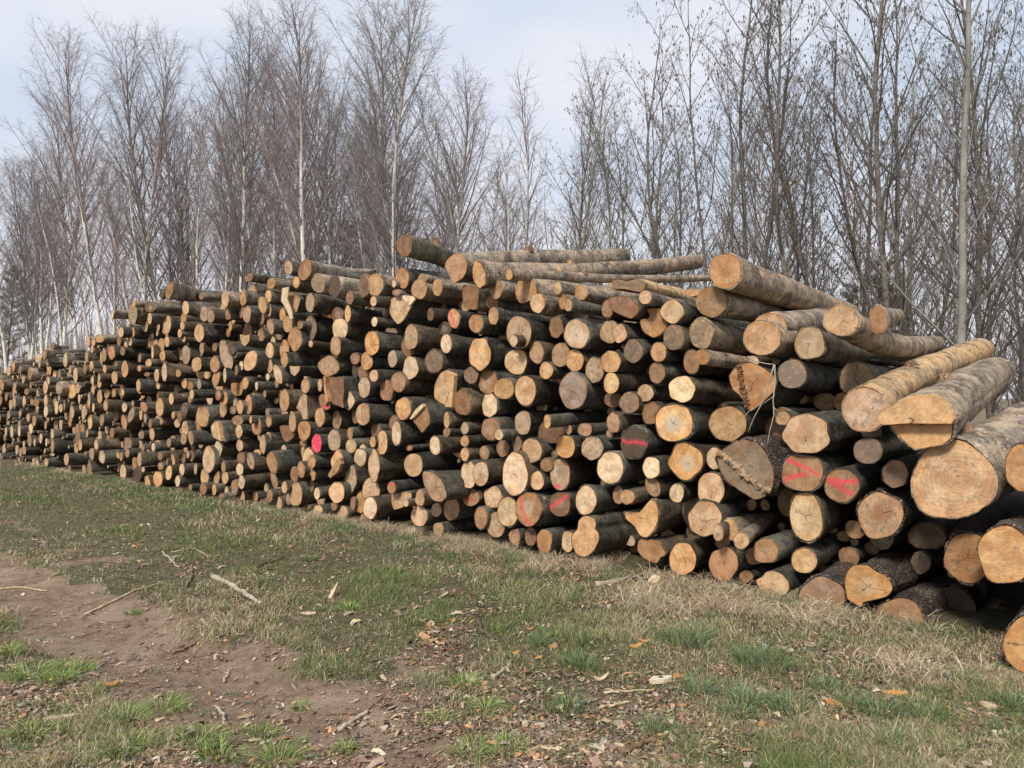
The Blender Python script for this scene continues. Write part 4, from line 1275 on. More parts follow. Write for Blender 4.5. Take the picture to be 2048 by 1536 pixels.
parts.append(tufts(fr, 75, .12, (.07, .21), (.0024, .0042), STRAW+[(.70, .6, .44)], (.5, 1.45), fan=1.6))
parts.append(tufts([q for q in fr if rng.random() < .4], 40, .1, (.06, .15), (.0024, .004), BLUEG+GREEN, (.2, 1.1), fan=.8))
build_blades('dry_grass', parts, 'bleached dry grass matted along the foot of the log pile', 'dry grass')
# ------------------------------------------------------------------ bark chips, leaves and twigs lying loose (uncountable)
def litter(n):
    x, y, t, c = region(n, 950, 1600)
    s_w = x*U[0]+y*U[1]
    dn = .12+.55*np.clip((s_w+3.2)/.9, 0, 1)*np.clip((4.3-c)/1.5, 0, 1)*(.35+vnoise(x, y, .4, 33))+.8*np.clip((1.7-np.abs(c-1.3))/1.7, 0, 1)*vnoise(x, y, .5, 31)**1.5*np.clip(.35+(s_w+3.)*.6, .3, 1.5)+.7*(vnoise(x, y, .35, 32) > .66)+.25*(vnoise(x, y, .8, 34) > .6)
    dn = dn*np.where((np.abs(c-2.02) < .42) & (s_w < .6), .28, 1.)
    k = (rng.random(n) < dn) & (c < 5.7) & (y > 1.4)
    x, y = x[k], y[k]; n = len(x)
    L_ = rng.lognormal(math.log(.013), .62, n); L_ = np.clip(L_, .005, .10); W_ = L_*rng.uniform(.18, .5, n)
    a = rng.uniform(0, 6.28, n); ca, sa_ = np.cos(a), np.sin(a); z = zg(x, y)+.006+rng.random(n)*.006
    V = np.zeros((n, 6, 3)); ti = rng.normal(0, .25, (n, 2)); cu = rng.uniform(-.1, .35, n)*L_
    loc = [(-.5, -.5, 0), (.5, -.35, 0), (.55, .3, 0), (-.45, .5, 0), (.05, -.62, 1), (-.02, .6, 1)]
    for i, (u, v, m_) in enumerate(loc):
        u = u*(1+rng.normal(0, .12, n)); v = v*(1+rng.normal(0, .15, n))
        lx, ly = u*L_, v*W_
        V[:, i, 0] = x+lx*ca-ly*sa_; V[:, i, 1] = y+lx*sa_+ly*ca
        V[:, i, 2] = z+ti[:, 0]*lx+ti[:, 1]*ly+m_*cu*.6
    b = (np.arange(n)*6)[:, None]
    Fq = np.concatenate([b+np.array([0, 4, 5, 3]), b+np.array([4, 1, 2, 5])], 0)
    C_ = pal(n, [(.16, .10, .07), (.24, .155, .10), (.30, .20, .13), (.46, .25, .12), (.50, .38, .25), (.10, .07, .05), (.44, .37, .28), (.26, .19, .15), (.27, .13, .08), (.13, .09, .07), (.35, .27, .21), (.2, .15, .12)], .3)
    C_ = np.repeat(np.concatenate([C_, np.ones((n, 1))], 1), 6, 0)
    return V.reshape(-1, 3), Fq, C_
LITM = leafmat('loose_litter', .9)
V, Fq, C_ = litter(260000)
me = mesh_from('bark_litter', V, Fq, [LITM], None, False, dict(col=C_))
add('bark_litter', me, label='countless small bark chips, leaf scraps and splinters strewn on the ground', cat='bark litter', kind='stuff')
print('litter', len(V)//6)
# ------------------------------------------------------------------ single sticks, chips and leaves one can point at
def tube(path, rad, sides=6, closed=True):
    path = np.asarray(path, dtype=float); n = len(path); rad = np.broadcast_to(rad, (n,))
    tg = np.gradient(path, axis=0); tg /= np.linalg.norm(tg, axis=1)[:, None]+1e-9
    ref = np.array([0, 0, 1.]) if abs(tg[0][2]) < .8 else np.array([1., 0, 0])
    V = []; a = np.linspace(0, 2*math.pi, sides, endpoint=False)
    for i in range(n):
        s = np.cross(tg[i], ref); s /= np.linalg.norm(s)+1e-9; u = np.cross(s, tg[i])
        V.append(path[i]+rad[i]*(np.cos(a)[:, None]*s+np.sin(a)[:, None]*u))
    V = np.concatenate(V); j = np.arange(sides); j2 = (j+1) % sides; F = []
    for i in range(n-1): F += np.stack([i*sides+j, i*sides+j2, (i+1)*sides+j2, (i+1)*sides+j], 1).tolist()
    if closed: F.append(list(range(sides))[::-1]); F.append(list(range((n-1)*sides, n*sides)))
    return V, F
def wood_mat(name, a, b, sc=(4, 60, 60)):
    m = NT(name); tc = m.n('ShaderNodeTexCoord').outputs['Object']
    n1 = m.noise(m.vmath('MULTIPLY', tc, (sc[0], sc[0], sc[0])), 6, 4, .6); n2 = m.noise(tc, 90, 4, .7)
    base = m.mix(m.map(n1, .35, .65), c4(*a), c4(*b)); base = m.mix(m.map(n2, .55, .7, 0., .7), base, c4(a[0]*.35, a[1]*.33, a[2]*.3))
    m.bump(n2, .8, .004); return m.fin(base, .85)
STK = dict(grey=wood_mat('weathered_stick', (.30, .25, .19), (.46, .40, .31)), brown=wood_mat('brown_stick', (.13, .085, .055), (.24, .16, .10)),
           pale=wood_mat('pale_stick', (.45, .33, .20), (.62, .50, .34)), orange=wood_mat('orange_chip', (.50, .22, .07), (.62, .33, .12)), white=wood_mat('cream_chip', (.62, .52, .36), (.72, .64, .50)), dark=wood_mat('dark_bark', (.06, .045, .035), (.14, .10, .08)))
def stick(pts, r0, r1, mat, label, name='stick', wob=.006, lift=.0, cat='stick', forks=()):
    G = [on_ground(a, b) for a, b in pts]; G = np.array(G); o0 = G[0].copy(); o0[2] = float(zg(o0[0], o0[1]))
    # densify
    P = []
    for i in range(len(G)-1):
        for s in np.linspace(0, 1, 6, endpoint=False): P.append(G[i]*(1-s)+G[i+1]*s)
    P.append(G[-1]); P = np.array(P); P[:, :2] += rng.normal(0, wob, (len(P), 2)); 
    rad = np.linspace(r0, r1, len(P)); P[:, 2] = zg(P[:, 0], P[:, 1])+rad*.75+lift+.004+np.abs(rng.normal(0, .003, len(P)))
    rad = rad*(1+rng.normal(0, .10, len(P)))
    V, F = tube(P-o0, rad, 7)
    for (fi, dx, dy, ln) in forks:
        q = P[fi]; e = q+np.array([dx, dy, .03])*ln; V2, F2 = tube(np.array([q, (q+e)/2+(0, 0, .008), e])-o0, [r1*1.1, r1*.8, r1*.4], 5)
        F += [[k+len(V) for k in f] for f in F2]; V = np.concatenate([V, V2])
    me = mesh_from(name, V, F, [STK[mat]], None, True); return add(name, me, loc=o0, label=label, cat=cat)
A = .3542  # helper none
stick([(425, 1155), (470, 1178), (520, 1208)], .024, .015, 'grey', 'thick pale weathered stick with a ragged end lying in grass left of centre', wob=.008)
stick([(168, 1218), (225, 1198), (290, 1178), (322, 1167)], .009, .006, 'pale', 'long thin curved pale stick lying across bare soil at left')
stick([(385, 1133), (383, 1155), (372, 1172)], .014, .008, 'brown', 'short crooked brown stick standing out just left of the thick pale one')
stick([(325, 1107), (345, 1128), (358, 1137)], .010, .007, 'grey', 'grey forked stick upper left of the thick pale weathered stick', forks=[(4, .8, .6, .15)])
stick([(345, 1108), (390, 1100), (418, 1120)], .007, .004, 'pale', 'arched thin twig left of centre above the thick pale stick', forks=[(3, -.4, .8, .12), (8, .6, .5, .1)])
stick([(0, 1168), (50, 1164), (93, 1171)], .007, .005, 'pale', 'thin straight pale stick at the left edge of the track')
stick([(510, 1133), (535, 1124), (568, 1115)], .010, .006, 'dark', 'dark thin bark strip in grass below the left part of the pile', name='bark_strip', cat='bark strip')
stick([(678, 1447), (705, 1434), (735, 1420)], .013, .010, 'grey', 'straight grey stick lying on the muddy track at bottom centre')
stick([(650, 1420), (700, 1422), (735, 1417), (765, 1400)], .005, .003, 'brown', 'very thin brown twig touching the grey stick on the muddy track')
stick([(436, 1400), (446, 1420), (448, 1435)], .008, .006, 'grey', 'short grey twig bent upright at bottom left of the track', forks=[(2, -.6, .5, .1)])
stick([(345, 1294), (370, 1287), (398, 1274)], .010, .006, 'brown', 'flat brown bark strip lying on the bare track, left of centre', name='bark_strip', cat='bark strip')
stick([(448, 1348), (456, 1334), (464, 1322)], .005, .003, 'pale', 'tiny straight pale twig standing on the bare track')
stick([(1195, 1178), (1245, 1165), (1300, 1148)], .020, .008, 'grey', 'long weathered grey splinter in straw below the snowman-shaped log')
stick([(1190, 1170), (1230, 1163), (1262, 1158)], .010, .006, 'pale', 'pale narrow splinter lying alongside the long weathered grey splinter')
stick([(1210, 1390), (1250, 1386), (1305, 1387)], .007, .004, 'pale', 'thin pale forked twig just left of the cream wood chunk', forks=[(3, -.6, .3, .1)])
stick([(1150, 1418), (1170, 1408), (1195, 1400)], .012, .008, 'grey', 'grey broken stick below the thin pale forked twig')
stick([(1202, 1418), (1230, 1413), (1258, 1407)], .009, .006, 'pale', 'straight pale stick between the grey broken stick and cream chunk')
stick([(1085, 1505), (1115, 1507), (1130, 1492)], .008, .005, 'pale', 'small hook-bent white twig at bottom centre right')
stick([(1240, 1506), (1285, 1490), (1318, 1478)], .016, .010, 'brown', 'curved rotten brown branch near the bottom edge right of centre')
stick([(955, 1240), (962, 1265), (985, 1278), (1005, 1285)], .014, .008, 'dark', 'dark curved dead root lying in green grass at centre')
stick([(860, 1262), (895, 1257), (935, 1262)], .010, .008, 'brown', 'brown bark strip in grass at centre beside two orange leaves', name='bark_strip', cat='bark strip')
stick([(985, 1360), (1005, 1345), (1022, 1325)], .011, .006, 'grey', 'slanting grey stick below the single orange leaf at centre right')
stick([(1585, 1480), (1620, 1490), (1652, 1506)], .022, .012, 'brown', 'flat splintered piece of bark near the bottom right', name='bark_strip', cat='bark strip')
stick([(1660, 1430), (1700, 1410), (1732, 1390)], .005, .004, 'brown', 'thin dark straight twig between the green tufts at lower right')
stick([(1925, 1480), (1935, 1460), (1960, 1430)], .014, .008, 'brown', 'reddish broken branch leaning in grass at lower right')
stick([(1985, 1480), (2010, 1478), (2035, 1480)], .013, .012, 'white', 'short white peeled stick close to the right edge of the ground')
stick([(830, 1478), (860, 1472), (895, 1460)], .010, .005, 'brown', 'brown curved bark sliver on the soil at bottom centre', name='bark_strip', cat='bark strip')
def chip(px, py, l, w, th_, mat, label, name='wood_chip', cat='wood chip', rot=0., tilt=.15, curl=.0):
    P = on_ground(px, py); P[2] = float(zg(P[0], P[1]))+.008+th_
    K = 14; a = np.linspace(0, 2*math.pi, K, endpoint=False); r = 1+rng.normal(0, .13, K)
    bx, by = np.cos(a)*r*l/2, np.sin(a)*r*w/2; c_, s_2 = math.cos(rot), math.sin(rot)
    X, Y = bx*c_-by*s_2, bx*s_2+by*c_
    zc = curl*(bx/(l/2))**2*l; ti = rng.normal(0, tilt, 2)
    top = np.stack([X, Y, th_+zc+ti[0]*X+ti[1]*Y], 1); bot = np.stack([X*.96, Y*.96, -th_+zc+ti[0]*X+ti[1]*Y], 1)
    V = np.concatenate([top, bot, [[0, 0, th_*1.1]], [[0, 0, -th_]]]); F = []
    for i in range(K):
        j = (i+1) % K; F += [[i, j, 2*K], [i, i+K, j+K, j], [j+K, i+K, 2*K+1]]
    me = mesh_from(name, V, F, [STK[mat]], None, False); return add(name, me, loc=P, label=label, cat=cat)
ck = chip(1322, 1366, .15, .085, .012, 'white', 'cream wood chunk with a dark knot and orange tip, lower right', rot=.5, tilt=.2)
kme = mesh_from('knot', *(lambda V, F: (V, F))(*tube(np.array([[0, 0, .009], [0, 0, .016], [0, 0, .018]]), [.016, .014, .004], 9)), [STK['dark']], None, True)
kn = add('knot', kme, parent=ck)
chip(1356, 1358, .075, .05, .006, 'orange', 'orange bark flake touching the right end of the cream wood chunk', rot=.5)
chip(906, 1243, .05, .035, .003, 'orange', 'bright orange upright leaf beside the brown bark strip at centre', 'leaf', 'leaf', curl=.25)
chip(846, 1243, .06, .04, .003, 'pale', 'yellowish leaf left of the bright orange one at centre', 'leaf', 'leaf', curl=.2)
chip(1031, 1308, .055, .04, .003, 'orange', 'single orange leaf on grass right of the dark curved root', 'leaf', 'leaf', curl=.2)
chip(1078, 1322, .05, .025, .003, 'orange', 'narrow orange flake right of the single orange leaf', rot=.3)
chip(225, 1368, .075, .05, .006, 'orange', 'vivid orange bark lump among grass at lower left', curl=.2)
chip(112, 1438, .24, .03, .004, 'pale', 'long yellow-tan wood strip in grass at bottom left', rot=.03)
chip(268, 1094, .06, .035, .004, 'orange', 'small round orange bark flake in grass upper left')
chip(1272, 1300, .11, .03, .005, 'orange', 'curled orange bark sliver left of the big dark-green tuft', rot=.6, curl=.1)
chip(1288, 1290, .07, .03, .004, 'orange', 'short curved orange chip just above the curled orange sliver', rot=-.2, curl=.2)
chip(663, 1197, .06, .11, .010, 'pale', 'stubby upright pale wood chip in grass left of centre', rot=-.4, tilt=.4)
chip(616, 1228, .11, .035, .004, 'pale', 'flat oval tan chip on the grass edge left of centre')
chip(1790, 1392, .11, .05, .005, 'orange', 'large orange bark flake among litter at lower right', rot=-.3)
chip(1668, 1412, .08, .05, .005, 'orange', 'orange bark flake beside the thin dark straight twig', rot=-.2)
chip(1665, 1258, .10, .08, .006, 'brown', 'curled brown dead leaf in front of the grass-level brown log', 'leaf', 'leaf', curl=.3)
chip(1308, 1168, .09, .11, .012, 'pale', 'pale square wood offcut standing in straw beside the grey splinter', rot=.2, tilt=.5)
chip(1153, 1160, .05, .06, .004, 'orange', 'rust-orange leaf in straw left of the long grey splinter', 'leaf', 'leaf', curl=.3)
chip(1978, 1423, .07, .05, .010, 'pale', 'rounded pale pebble-like chip near the right edge')
chip(1060, 1262, .05, .03, .003, 'orange', 'tiny orange leaf scrap on green grass at centre right', 'leaf', 'leaf', curl=.2)
chip(1200, 1362, .08, .03, .004, 'pale', 'curved tan leaf left of the cream wood chunk', 'leaf', 'leaf', curl=.25)
chip(1225, 1338, .10, .035, .005, 'brown', 'brown-orange bark piece above the curved tan leaf', rot=-.1)
chip(1365, 1418, .06, .03, .004, 'orange', 'small orange scrap lying below the cream wood chunk', rot=.4)
chip(590, 1424, .10, .035, .008, 'brown', 'short stout brown bark piece on the muddy track', rot=-.8)
# dry twigs hanging over the heart-shaped log
tw = [((1495, 713), (1510, 722), (1530, 727), (1549, 729)), ((1549, 729), (1551, 760), (1546, 800), (1548, 830), (1540, 860), (1533, 895)), ((1548, 731), (1537, 765), (1522, 810), (1508, 835), (1496, 864)), ((1550, 790), (1530, 805), (1500, 820), (1478, 845), (1471, 885)), ((1548, 815), (1558, 825), (1575, 858))]
V_, F_ = np.zeros((0, 3)), []; o0 = on_plane(1549, 729, .3)
for ti_, pth in enumerate(tw):
    P = np.array([on_plane(a, b, .3+.02*math.sin(a)) for a, b in pth])-o0
    pp = np.concatenate([P[:-1]+(P[1:]-P[:-1])*s for s in (0, .5)]+[P[-1:]]); pp = np.array([P[int(i)]+(P[min(len(P)-1, int(i)+1)]-P[int(i)])*(i-int(i)) for i in np.linspace(0, len(P)-1, 2*len(P)-1)])
    V2, F2 = tube(pp, np.linspace(.0055, .003, len(pp))*(1 if ti_ < 3 else .5), 5); F_ += [[k+len(V_) for k in f] for f in F2]; V_ = np.concatenate([V_, V2])
add('dry_twig', mesh_from('dry_twig', V_, F_, [STK['grey']], None, True), loc=o0, label='forked pale dry twig hanging over the heart-shaped log end', cat='twig')
# leaning strip of birch bark on the pile face, left
pth = [(571, 575), (568, 600), (578, 620), (583, 638)]
P = np.array([on_plane(a, b, .12) for a, b in pth]); o0 = P[0].copy(); K = []
for i, p in enumerate(P):
    for s in (-1, 1):
        for e in (0, .012): K.append(p+U*s*(.085, .08, .06, .03)[i]+D*e-o0)
K = np.array(K); Fk = []
for i in range(3):
    a = i*4; b = a+4
    Fk += [[a, a+2, b+2, b], [a+1, b+1, b+3, a+3], [a, b, b+1, a+1], [a+2, a+3, b+3, b+2]]
Fk += [[0, 1, 3, 2], [12, 14, 15, 13]]
add('bark_slab', mesh_from('bark_slab', K, Fk, [STK['pale']], None, False), loc=o0, label='pale slab of birch bark leaning on the log ends, upper left', cat='bark slab')

# ------------------------------------------------------------------ trees
def tree_mat(name, kind):
    m = NT(name); tc = m.n('ShaderNodeTexCoord').outputs['Object']
    if kind == 'birch':
        z = m.sep(tc)[2]
        n1 = m.noise(m.vmath('MULTIPLY', tc, (6., 6., 30.)), 1.3, 4, .65); n2 = m.noise(tc, 3., 3, .6)
        base = m.mix(m.map(n2, .3, .7), c4(.56, .52, .46), c4(.74, .71, .66))
        base = m.mix(m.map(n1, .56, .64), base, c4(.05, .045, .04))
        base = m.mix(m.map(z, 7.5, 12.), base, c4(.17, .125, .10))
        base = m.mix(m.math('MULTIPLY', m.map(z, 1.6, .2), m.map(n2, .4, .6)), base, c4(.10, .09, .08))
    elif kind == 'aspen':
        n1 = m.noise(m.vmath('MULTIPLY', tc, (8., 8., 14.)), 1.5, 4, .65); n2 = m.noise(tc, 2., 3, .6)
        base = m.mix(m.map(n2, .3, .7), c4(.19, .18, .155), c4(.30, .285, .25)); base = m.mix(m.map(n1, .58, .68, 0., .7), base, c4(.09, .08, .07))
    else:
        n1 = m.noise(m.vmath('MULTIPLY', tc, (8., 8., 14.)), 1.5, 4, .65)
        base = m.mix(m.map(n1, .35, .65), c4(.085, .072, .06), c4(.19, .165, .14))
    m.bump(n1, .5, .01); return m.fin(base, .85)
def plain(name, c, j=.3):
    m = NT(name); oi = m.n('ShaderNodeObjectInfo').outputs['Random']
    return m.fin(m.mix(oi, c4(*(v*(1-j) for v in c)), c4(*(v*(1+j) for v in c))), .8)
TM = dict(birch=tree_mat('birch_bark', 'birch'), aspen=tree_mat('aspen_bark', 'aspen'), alder=tree_mat('alder_bark', 'alder'))
TW = dict(birch=plain('birch_twigs', (.21, .188, .178), .2), aspen=plain('aspen_twigs', (.20, .185, .17), .2), alder=plain('alder_twigs', (.125, .108, .092), .2), red=plain('red_twigs', (.235, .185, .178), .2))
class Acc:
    def __init__(s): s.V = []; s.F = []; s.n = 0
    def tube(s, P, rad, sides):
        V, F = tube(P, rad, sides, False); s.V.append(V); s.F.append(np.array(F)+s.n); s.n += len(V)
    def mesh(s, name, mat): return mesh_from(name, np.concatenate(s.V), np.concatenate(s.F), [mat], None, True)
def unit(v): return v/(np.linalg.norm(v)+1e-9)
def grow(p, d, ln, n, curve, wander, g):
    P = [p]; st = ln/n
    for i in range(n):
        d = unit(d+np.array([0, 0, curve*st])+g.normal(0, wander, 3)*st**.5)
        P.append(P[-1]+d*st)
    return np.array(P)
def make_tree(kind, seed, H=13., r0=.075, nprim=46, crown0=.28, catkins=False, lean=0., wig=.03, nsec=8, nter=4, ang=(28, 48), plen=.30, droop=-.9, multi=1):
    g = np.random.default_rng(seed); tr = Acc(); cr = Acc(); ck = Acc()
    for st in range(multi):
        h = H*(1 if st == 0 else g.uniform(.7, .95)); rr0 = r0*(1 if st == 0 else .7)
        d0 = unit(np.array([lean+(g.normal(0, .16) if multi > 1 else 0), g.normal(0, .12) if multi > 1 else 0, 1.]))
        T = grow(np.array([g.normal(0, .1) if st else 0, g.normal(0, .1) if st else 0, -.15]), d0, h, 22, .05, wig, g)
        zt = np.linspace(0, 1, len(T)); rad = rr0*(1-zt)**.8+.006
        tr.tube(T, rad, 8)
        npr = int(nprim/(multi**.6))
        for k in range(npr):
            t = crown0+(1-crown0)*((k+g.random())/npr)*.985
            i = t*(len(T)-1); a = int(i); p = T[a]+(T[min(a+1, len(T)-1)]-T[a])*(i-a)
            az = k*2.4+g.uniform(-.6, .6); an = R(g.uniform(*ang))*(1.15-.35*t)
            d = np.array([math.cos(az)*math.sin(an), math.sin(az)*math.sin(an), math.cos(an)])
            ln = min(h*plen*(1-t)**(.42 if kind == 'birch' else .55)*g.uniform(.55, 1.15)*(1 if t > .38 else .8)+.35, h*(1.02-t)/max(.5, math.cos(an))*1.02+.3)
            rb = min(.42*rr0*(1-t)**.6+.006, .009+ln*.0055)
            B = grow(p, d, ln, 8, .14 if kind != 'birch' else .09, .09, g)
            cr.tube(B, np.linspace(rb, .0045, len(B)), 4)
            ns = max(2, int(nsec*min(1.4, ln/2)))
            for s in range(ns):
                u = .2+.8*(s+g.random())/ns; i2 = u*8*.999; b = int(i2); q = B[b]+(B[min(b+1, 8)]-B[b])*(i2-b)
                dd = unit(unit(B[min(b+1, 8)]-B[b])+g.normal(0, .55, 3)*np.array([1, 1, .6]))
                l2 = ln*.36*(1.15-u)*g.uniform(.6, 1.2)+.22
                S = grow(q, dd, l2, 5, droop*.35 if kind == 'birch' else .25, .18, g)
                cr.tube(S, np.linspace(.0055, .0028, len(S)), 3)
                for w in range(nter):
                    u2 = .15+.85*(w+g.random())/nter; b2 = min(4, int(u2*5)); q2 = S[b2]+(S[b2+1]-S[b2])*(u2*5-b2 if u2*5-b2 < 1 else .9)
                    d3 = unit(unit(S[b2+1]-S[b2])+g.normal(0, .6, 3))
                    W = grow(q2, d3, g.uniform(.16, .42), 3, droop if kind == 'birch' else .5, .2, g)
                    cr.tube(W, [.003, .0024, .0019, .0014], 3)
                    if catkins and t > .3 and g.random() < .35:
                        e = W[-1]; n_ = g.integers(1, 4)
                        for _ in range(n_):
                            e2 = e+g.normal(0, .03, 3); ck.tube(np.array([e2, e2-(0, 0, .03), e2-(0, 0, .07)]), [.004, .013, .005], 4)
    return tr, cr, (ck if ck.n else None)
PROTO = {}
def proto(key, **kw):
    kind = kw.pop('kind'); tw_ = kw.pop('tw', kind); tr, cr, ck = make_tree(kind, **kw)
    PROTO[key] = (tr.mesh('trunk', TM[kind]), cr.mesh('crown', TW[tw_]), ck.mesh('catkins', TW['alder']) if ck else None, kw.get('H', 13.))
for i in range(5): proto('birch%d' % i, kind='birch', tw='red' if i in (1, 4) else 'birch', seed=100+i, H=14., r0=.105, nprim=54, crown0=.30, wig=.035, lean=(-.10, .02, -.06, .07, -.16)[i], nsec=12, nter=5, ang=(20, 44), plen=.36)
for i in range(3): proto('slim%d' % i, kind='birch', tw='red' if i else 'birch', seed=150+i, H=11., r0=.07, nprim=32, crown0=.38, wig=.05, lean=(-.08, .05, 0)[i], nsec=8, nter=5, ang=(18, 42), plen=.24)
for i in range(4): proto('alder%d' % i, kind='alder', seed=200+i, H=13., r0=.066, nprim=36, crown0=.14, wig=.06, lean=(.03, -.06, .05, 0)[i], nsec=9, nter=4, ang=(22, 46), plen=.28, catkins=True, multi=(1, 2, 1, 2)[i])
for i in range(2): proto('aspen%d' % i, kind='aspen', seed=300+i, H=12., r0=.07, nprim=34, crown0=.15, wig=.05, nsec=7, nter=3, ang=(20, 40), plen=.26)
proto('aspen_straight', kind='aspen', seed=333, H=12., r0=.085, nprim=22, crown0=.22, wig=.022, nsec=6, nter=3, ang=(24, 44), plen=.26)
for i in range(3): proto('bush%d' % i, kind='alder', tw='red' if i == 1 else 'alder', seed=400+i, H=4.6, r0=.03, nprim=26, crown0=.06, wig=.1, nsec=7, nter=4, ang=(20, 55), plen=.42, multi=3)
used_n = {}
def plant(key, x, y, H, rz, label, name, group, cat='tree', tilt=0.):
    tr, cr, ck, h0 = PROTO[key]
    e = bpy.data.objects.new(name, None); COL.objects.link(e); e.location = (x, y, 0); e.rotation_mode = 'ZYX'; e.rotation_euler = (0, R(tilt), rz)
    s = H/h0; w_ = s**.7; e.scale = (w_, w_, s); e.empty_display_size = .2
    e['label'] = label; e['category'] = cat; e['group'] = group
    for nm, me in (('trunk', tr), ('crown', cr), ('catkins', ck)):
        if me is not None:
            q = add(nm, me, parent=e)
            if nm == 'catkins': q['kind'] = 'stuff'
    return e
def at_c(px, c):
    a = (px-1024)/FPX; t = c/(a*D[0]+D[1]); return a*t, t
def hgt(py, depth): return CAMZ+(HORIZ-py)*depth/FPX
# front row birches: base x, top y, distance from the road, prototype
front = [(52, 360, 15.8, 'birch3'), (100, 290, 16.5, 'birch2'), (30, 335, 15.2, 'birch0'), (75, 330, 17, 'birch1'), (128, 250, 16, 'birch4'), (170, 190, 17, 'birch0'), (222, 95, 15.5, 'birch1'), (300, 62, 14.6, 'birch4'), (352, 90, 16, 'birch3'), (395, 190, 17.5, 'birch2'), (478, 35, 14.6, 'birch0'),
         (505, 150, 17.5, 'birch2'), (560, 115, 16, 'birch3'), (598, 180, 17.5, 'birch1'), (665, -25, 14.6, 'birch4'), (705, 60, 16.5, 'birch2'), (745, -10, 16, 'birch3'), (790, -5, 14.5, 'birch2'), (850, 130, 16, 'birch0'), (925, 140, 16, 'birch4'),
         (985, 105, 16, 'aspen0'), (1040, 195, 17.5, 'slim1'), (1112, 165, 15.5, 'aspen1'), (1225, 140, 17, 'slim0')]
front.sort()
for k, (px, ty, c, key) in enumerate(front):
    x, y = at_c(px, c); H = hgt(ty, y)
    nm = 'birch_tree' if key[:5] in ('birch',) or key[:4] == 'slim' else 'aspen_tree'
    nth = ['first', 'second', 'third', 'fourth', 'fifth', 'sixth', 'seventh', 'eighth', 'ninth', 'tenth', 'eleventh', 'twelfth', 'thirteenth', 'fourteenth', 'fifteenth', 'sixteenth', 'seventeenth', 'eighteenth', 'nineteenth', 'twentieth', 'twenty-first', 'twenty-second', 'twenty-third', 'twenty-fourth'][k]
    plant(key, x, y, H, (k*2.1) % 6.28 if key not in ('birch0', 'birch4') else .2*math.sin(k), '%s bare %s from the left in the front row behind the pile' % (nth, 'white-barked birch' if nm == 'birch_tree' else 'upswept grey tree'), nm, 'birches in the front row behind the log pile', tilt=(-6.5, 2, -4, -8, 3, -5)[k % 6] if px < 1000 else 0)
al = [(1165, 185, 13.0, 'alder0', 'dark bare tree with a spreading V crown behind the pile centre'),
      (1300, 70, 14.5, 'alder2', 'first catkin-hung alder right of the V-crowned dark tree'), (1412, -40, 13.4, 'alder1', 'alder rising just left of the sloping fat top log'),
      (1498, -160, 13.6, 'alder0', 'wavy dark alder directly behind the sloping fat top log'), (1560, -60, 14.8, 'alder3', 'thin alder second right of the wavy dark one'),
      (1612, -260, 12.6, 'alder2', 'forked thick alder above the right slope of the pile'), (1690, -200, 14.5, 'alder1', 'alder between the forked thick one and the straight dark one'),
      (1768, -300, 11.8, 'alder0', 'straight dark alder with low side limbs behind the crooked top log'), (1838, -150, 14., 'alder3', 'alder just left of the pale grey-barked tree'),
      (1912, -420, 11.6, 'aspen_straight', 'thick pale grey smooth-barked tree at right, running out of frame'), (1985, -200, 13.5, 'alder2', 'alder right of the pale grey-barked tree'), (2050, -250, 12.5, 'alder1', 'dark alder at the right edge of the photo'), (2150, -300, 12., 'aspen0', 'grey tree half cut by the right edge')]
for k, (px, ty, c, key, lb) in enumerate(al):
    x, y = at_c(px, c)
    e = plant(key, x, y, hgt(ty, y), k*1.7, lb, 'alder_tree' if 'alder' in key else 'aspen_tree', 'bare trees behind the right half of the pile')
    if key == 'aspen_straight': e.scale = (e.scale[0]*.85, e.scale[1]*.85, e.scale[2])
# the wood behind: every tree a thing
g2 = np.random.default_rng(5)
SLB = 'slender pale-trunked birch crowding between the front row birches'
def prof(px):   # top of the deeper wood in the photo
    return float(np.interp(px, [-100, 0, 100, 250, 450, 650, 850, 950, 1100, 1250, 1400, 1700, 2200], [420, 400, 330, 240, 210, 150, 220, 290, 330, 250, 120, 60, 40]))
deep = ['slim0', 'slim1', 'slim2', 'slim2', 'slim0', 'birch3', 'slim1', 'slim2']
for k in range(22):
    px = 40+k*46+g2.uniform(-18, 18); c = g2.uniform(14.6, 17); x, y = at_c(px, c)
    plant('slim%d' % (k % 3), x, y, hgt(prof(px)+g2.uniform(-10, 90), y), g2.uniform(0, 6.28), SLB, 'birch_tree', 'slender birches crowding the front row', tilt=g2.normal(-2, 4))
for k in range(170):
    px = -90+(k+g2.random())*2330/170; c = g2.uniform(16.5, 27)
    x, y = at_c(px, c); ty = prof(px)+g2.uniform(-30, 150)
    if g2.random() < (.66 if px > 1150 else .62): continue
    H = max(5., hgt(ty, y)); H = min(H, 20)
    if px > 1250: key = g2.choice(['slim0', 'slim1', 'alder0', 'alder2', 'alder3', 'aspen0', 'slim2', 'aspen1'])
    else: key = g2.choice(deep)
    nm = 'alder_tree' if 'alder' in key else ('aspen_tree' if 'aspen' in key else 'birch_tree')
    lb = {'alder_tree': 'dark bare alder standing deeper in the wood behind the front trees', 'aspen_tree': 'grey bare tree standing deeper in the wood behind the front trees', 'birch_tree': 'slender bare birch standing deeper in the wood behind the front birches'}[nm]
    plant(str(key), x, y, H, g2.uniform(0, 6.28), lb, nm, lb.replace(' standing', 's').replace('alders deeper', 'alders deeper'))
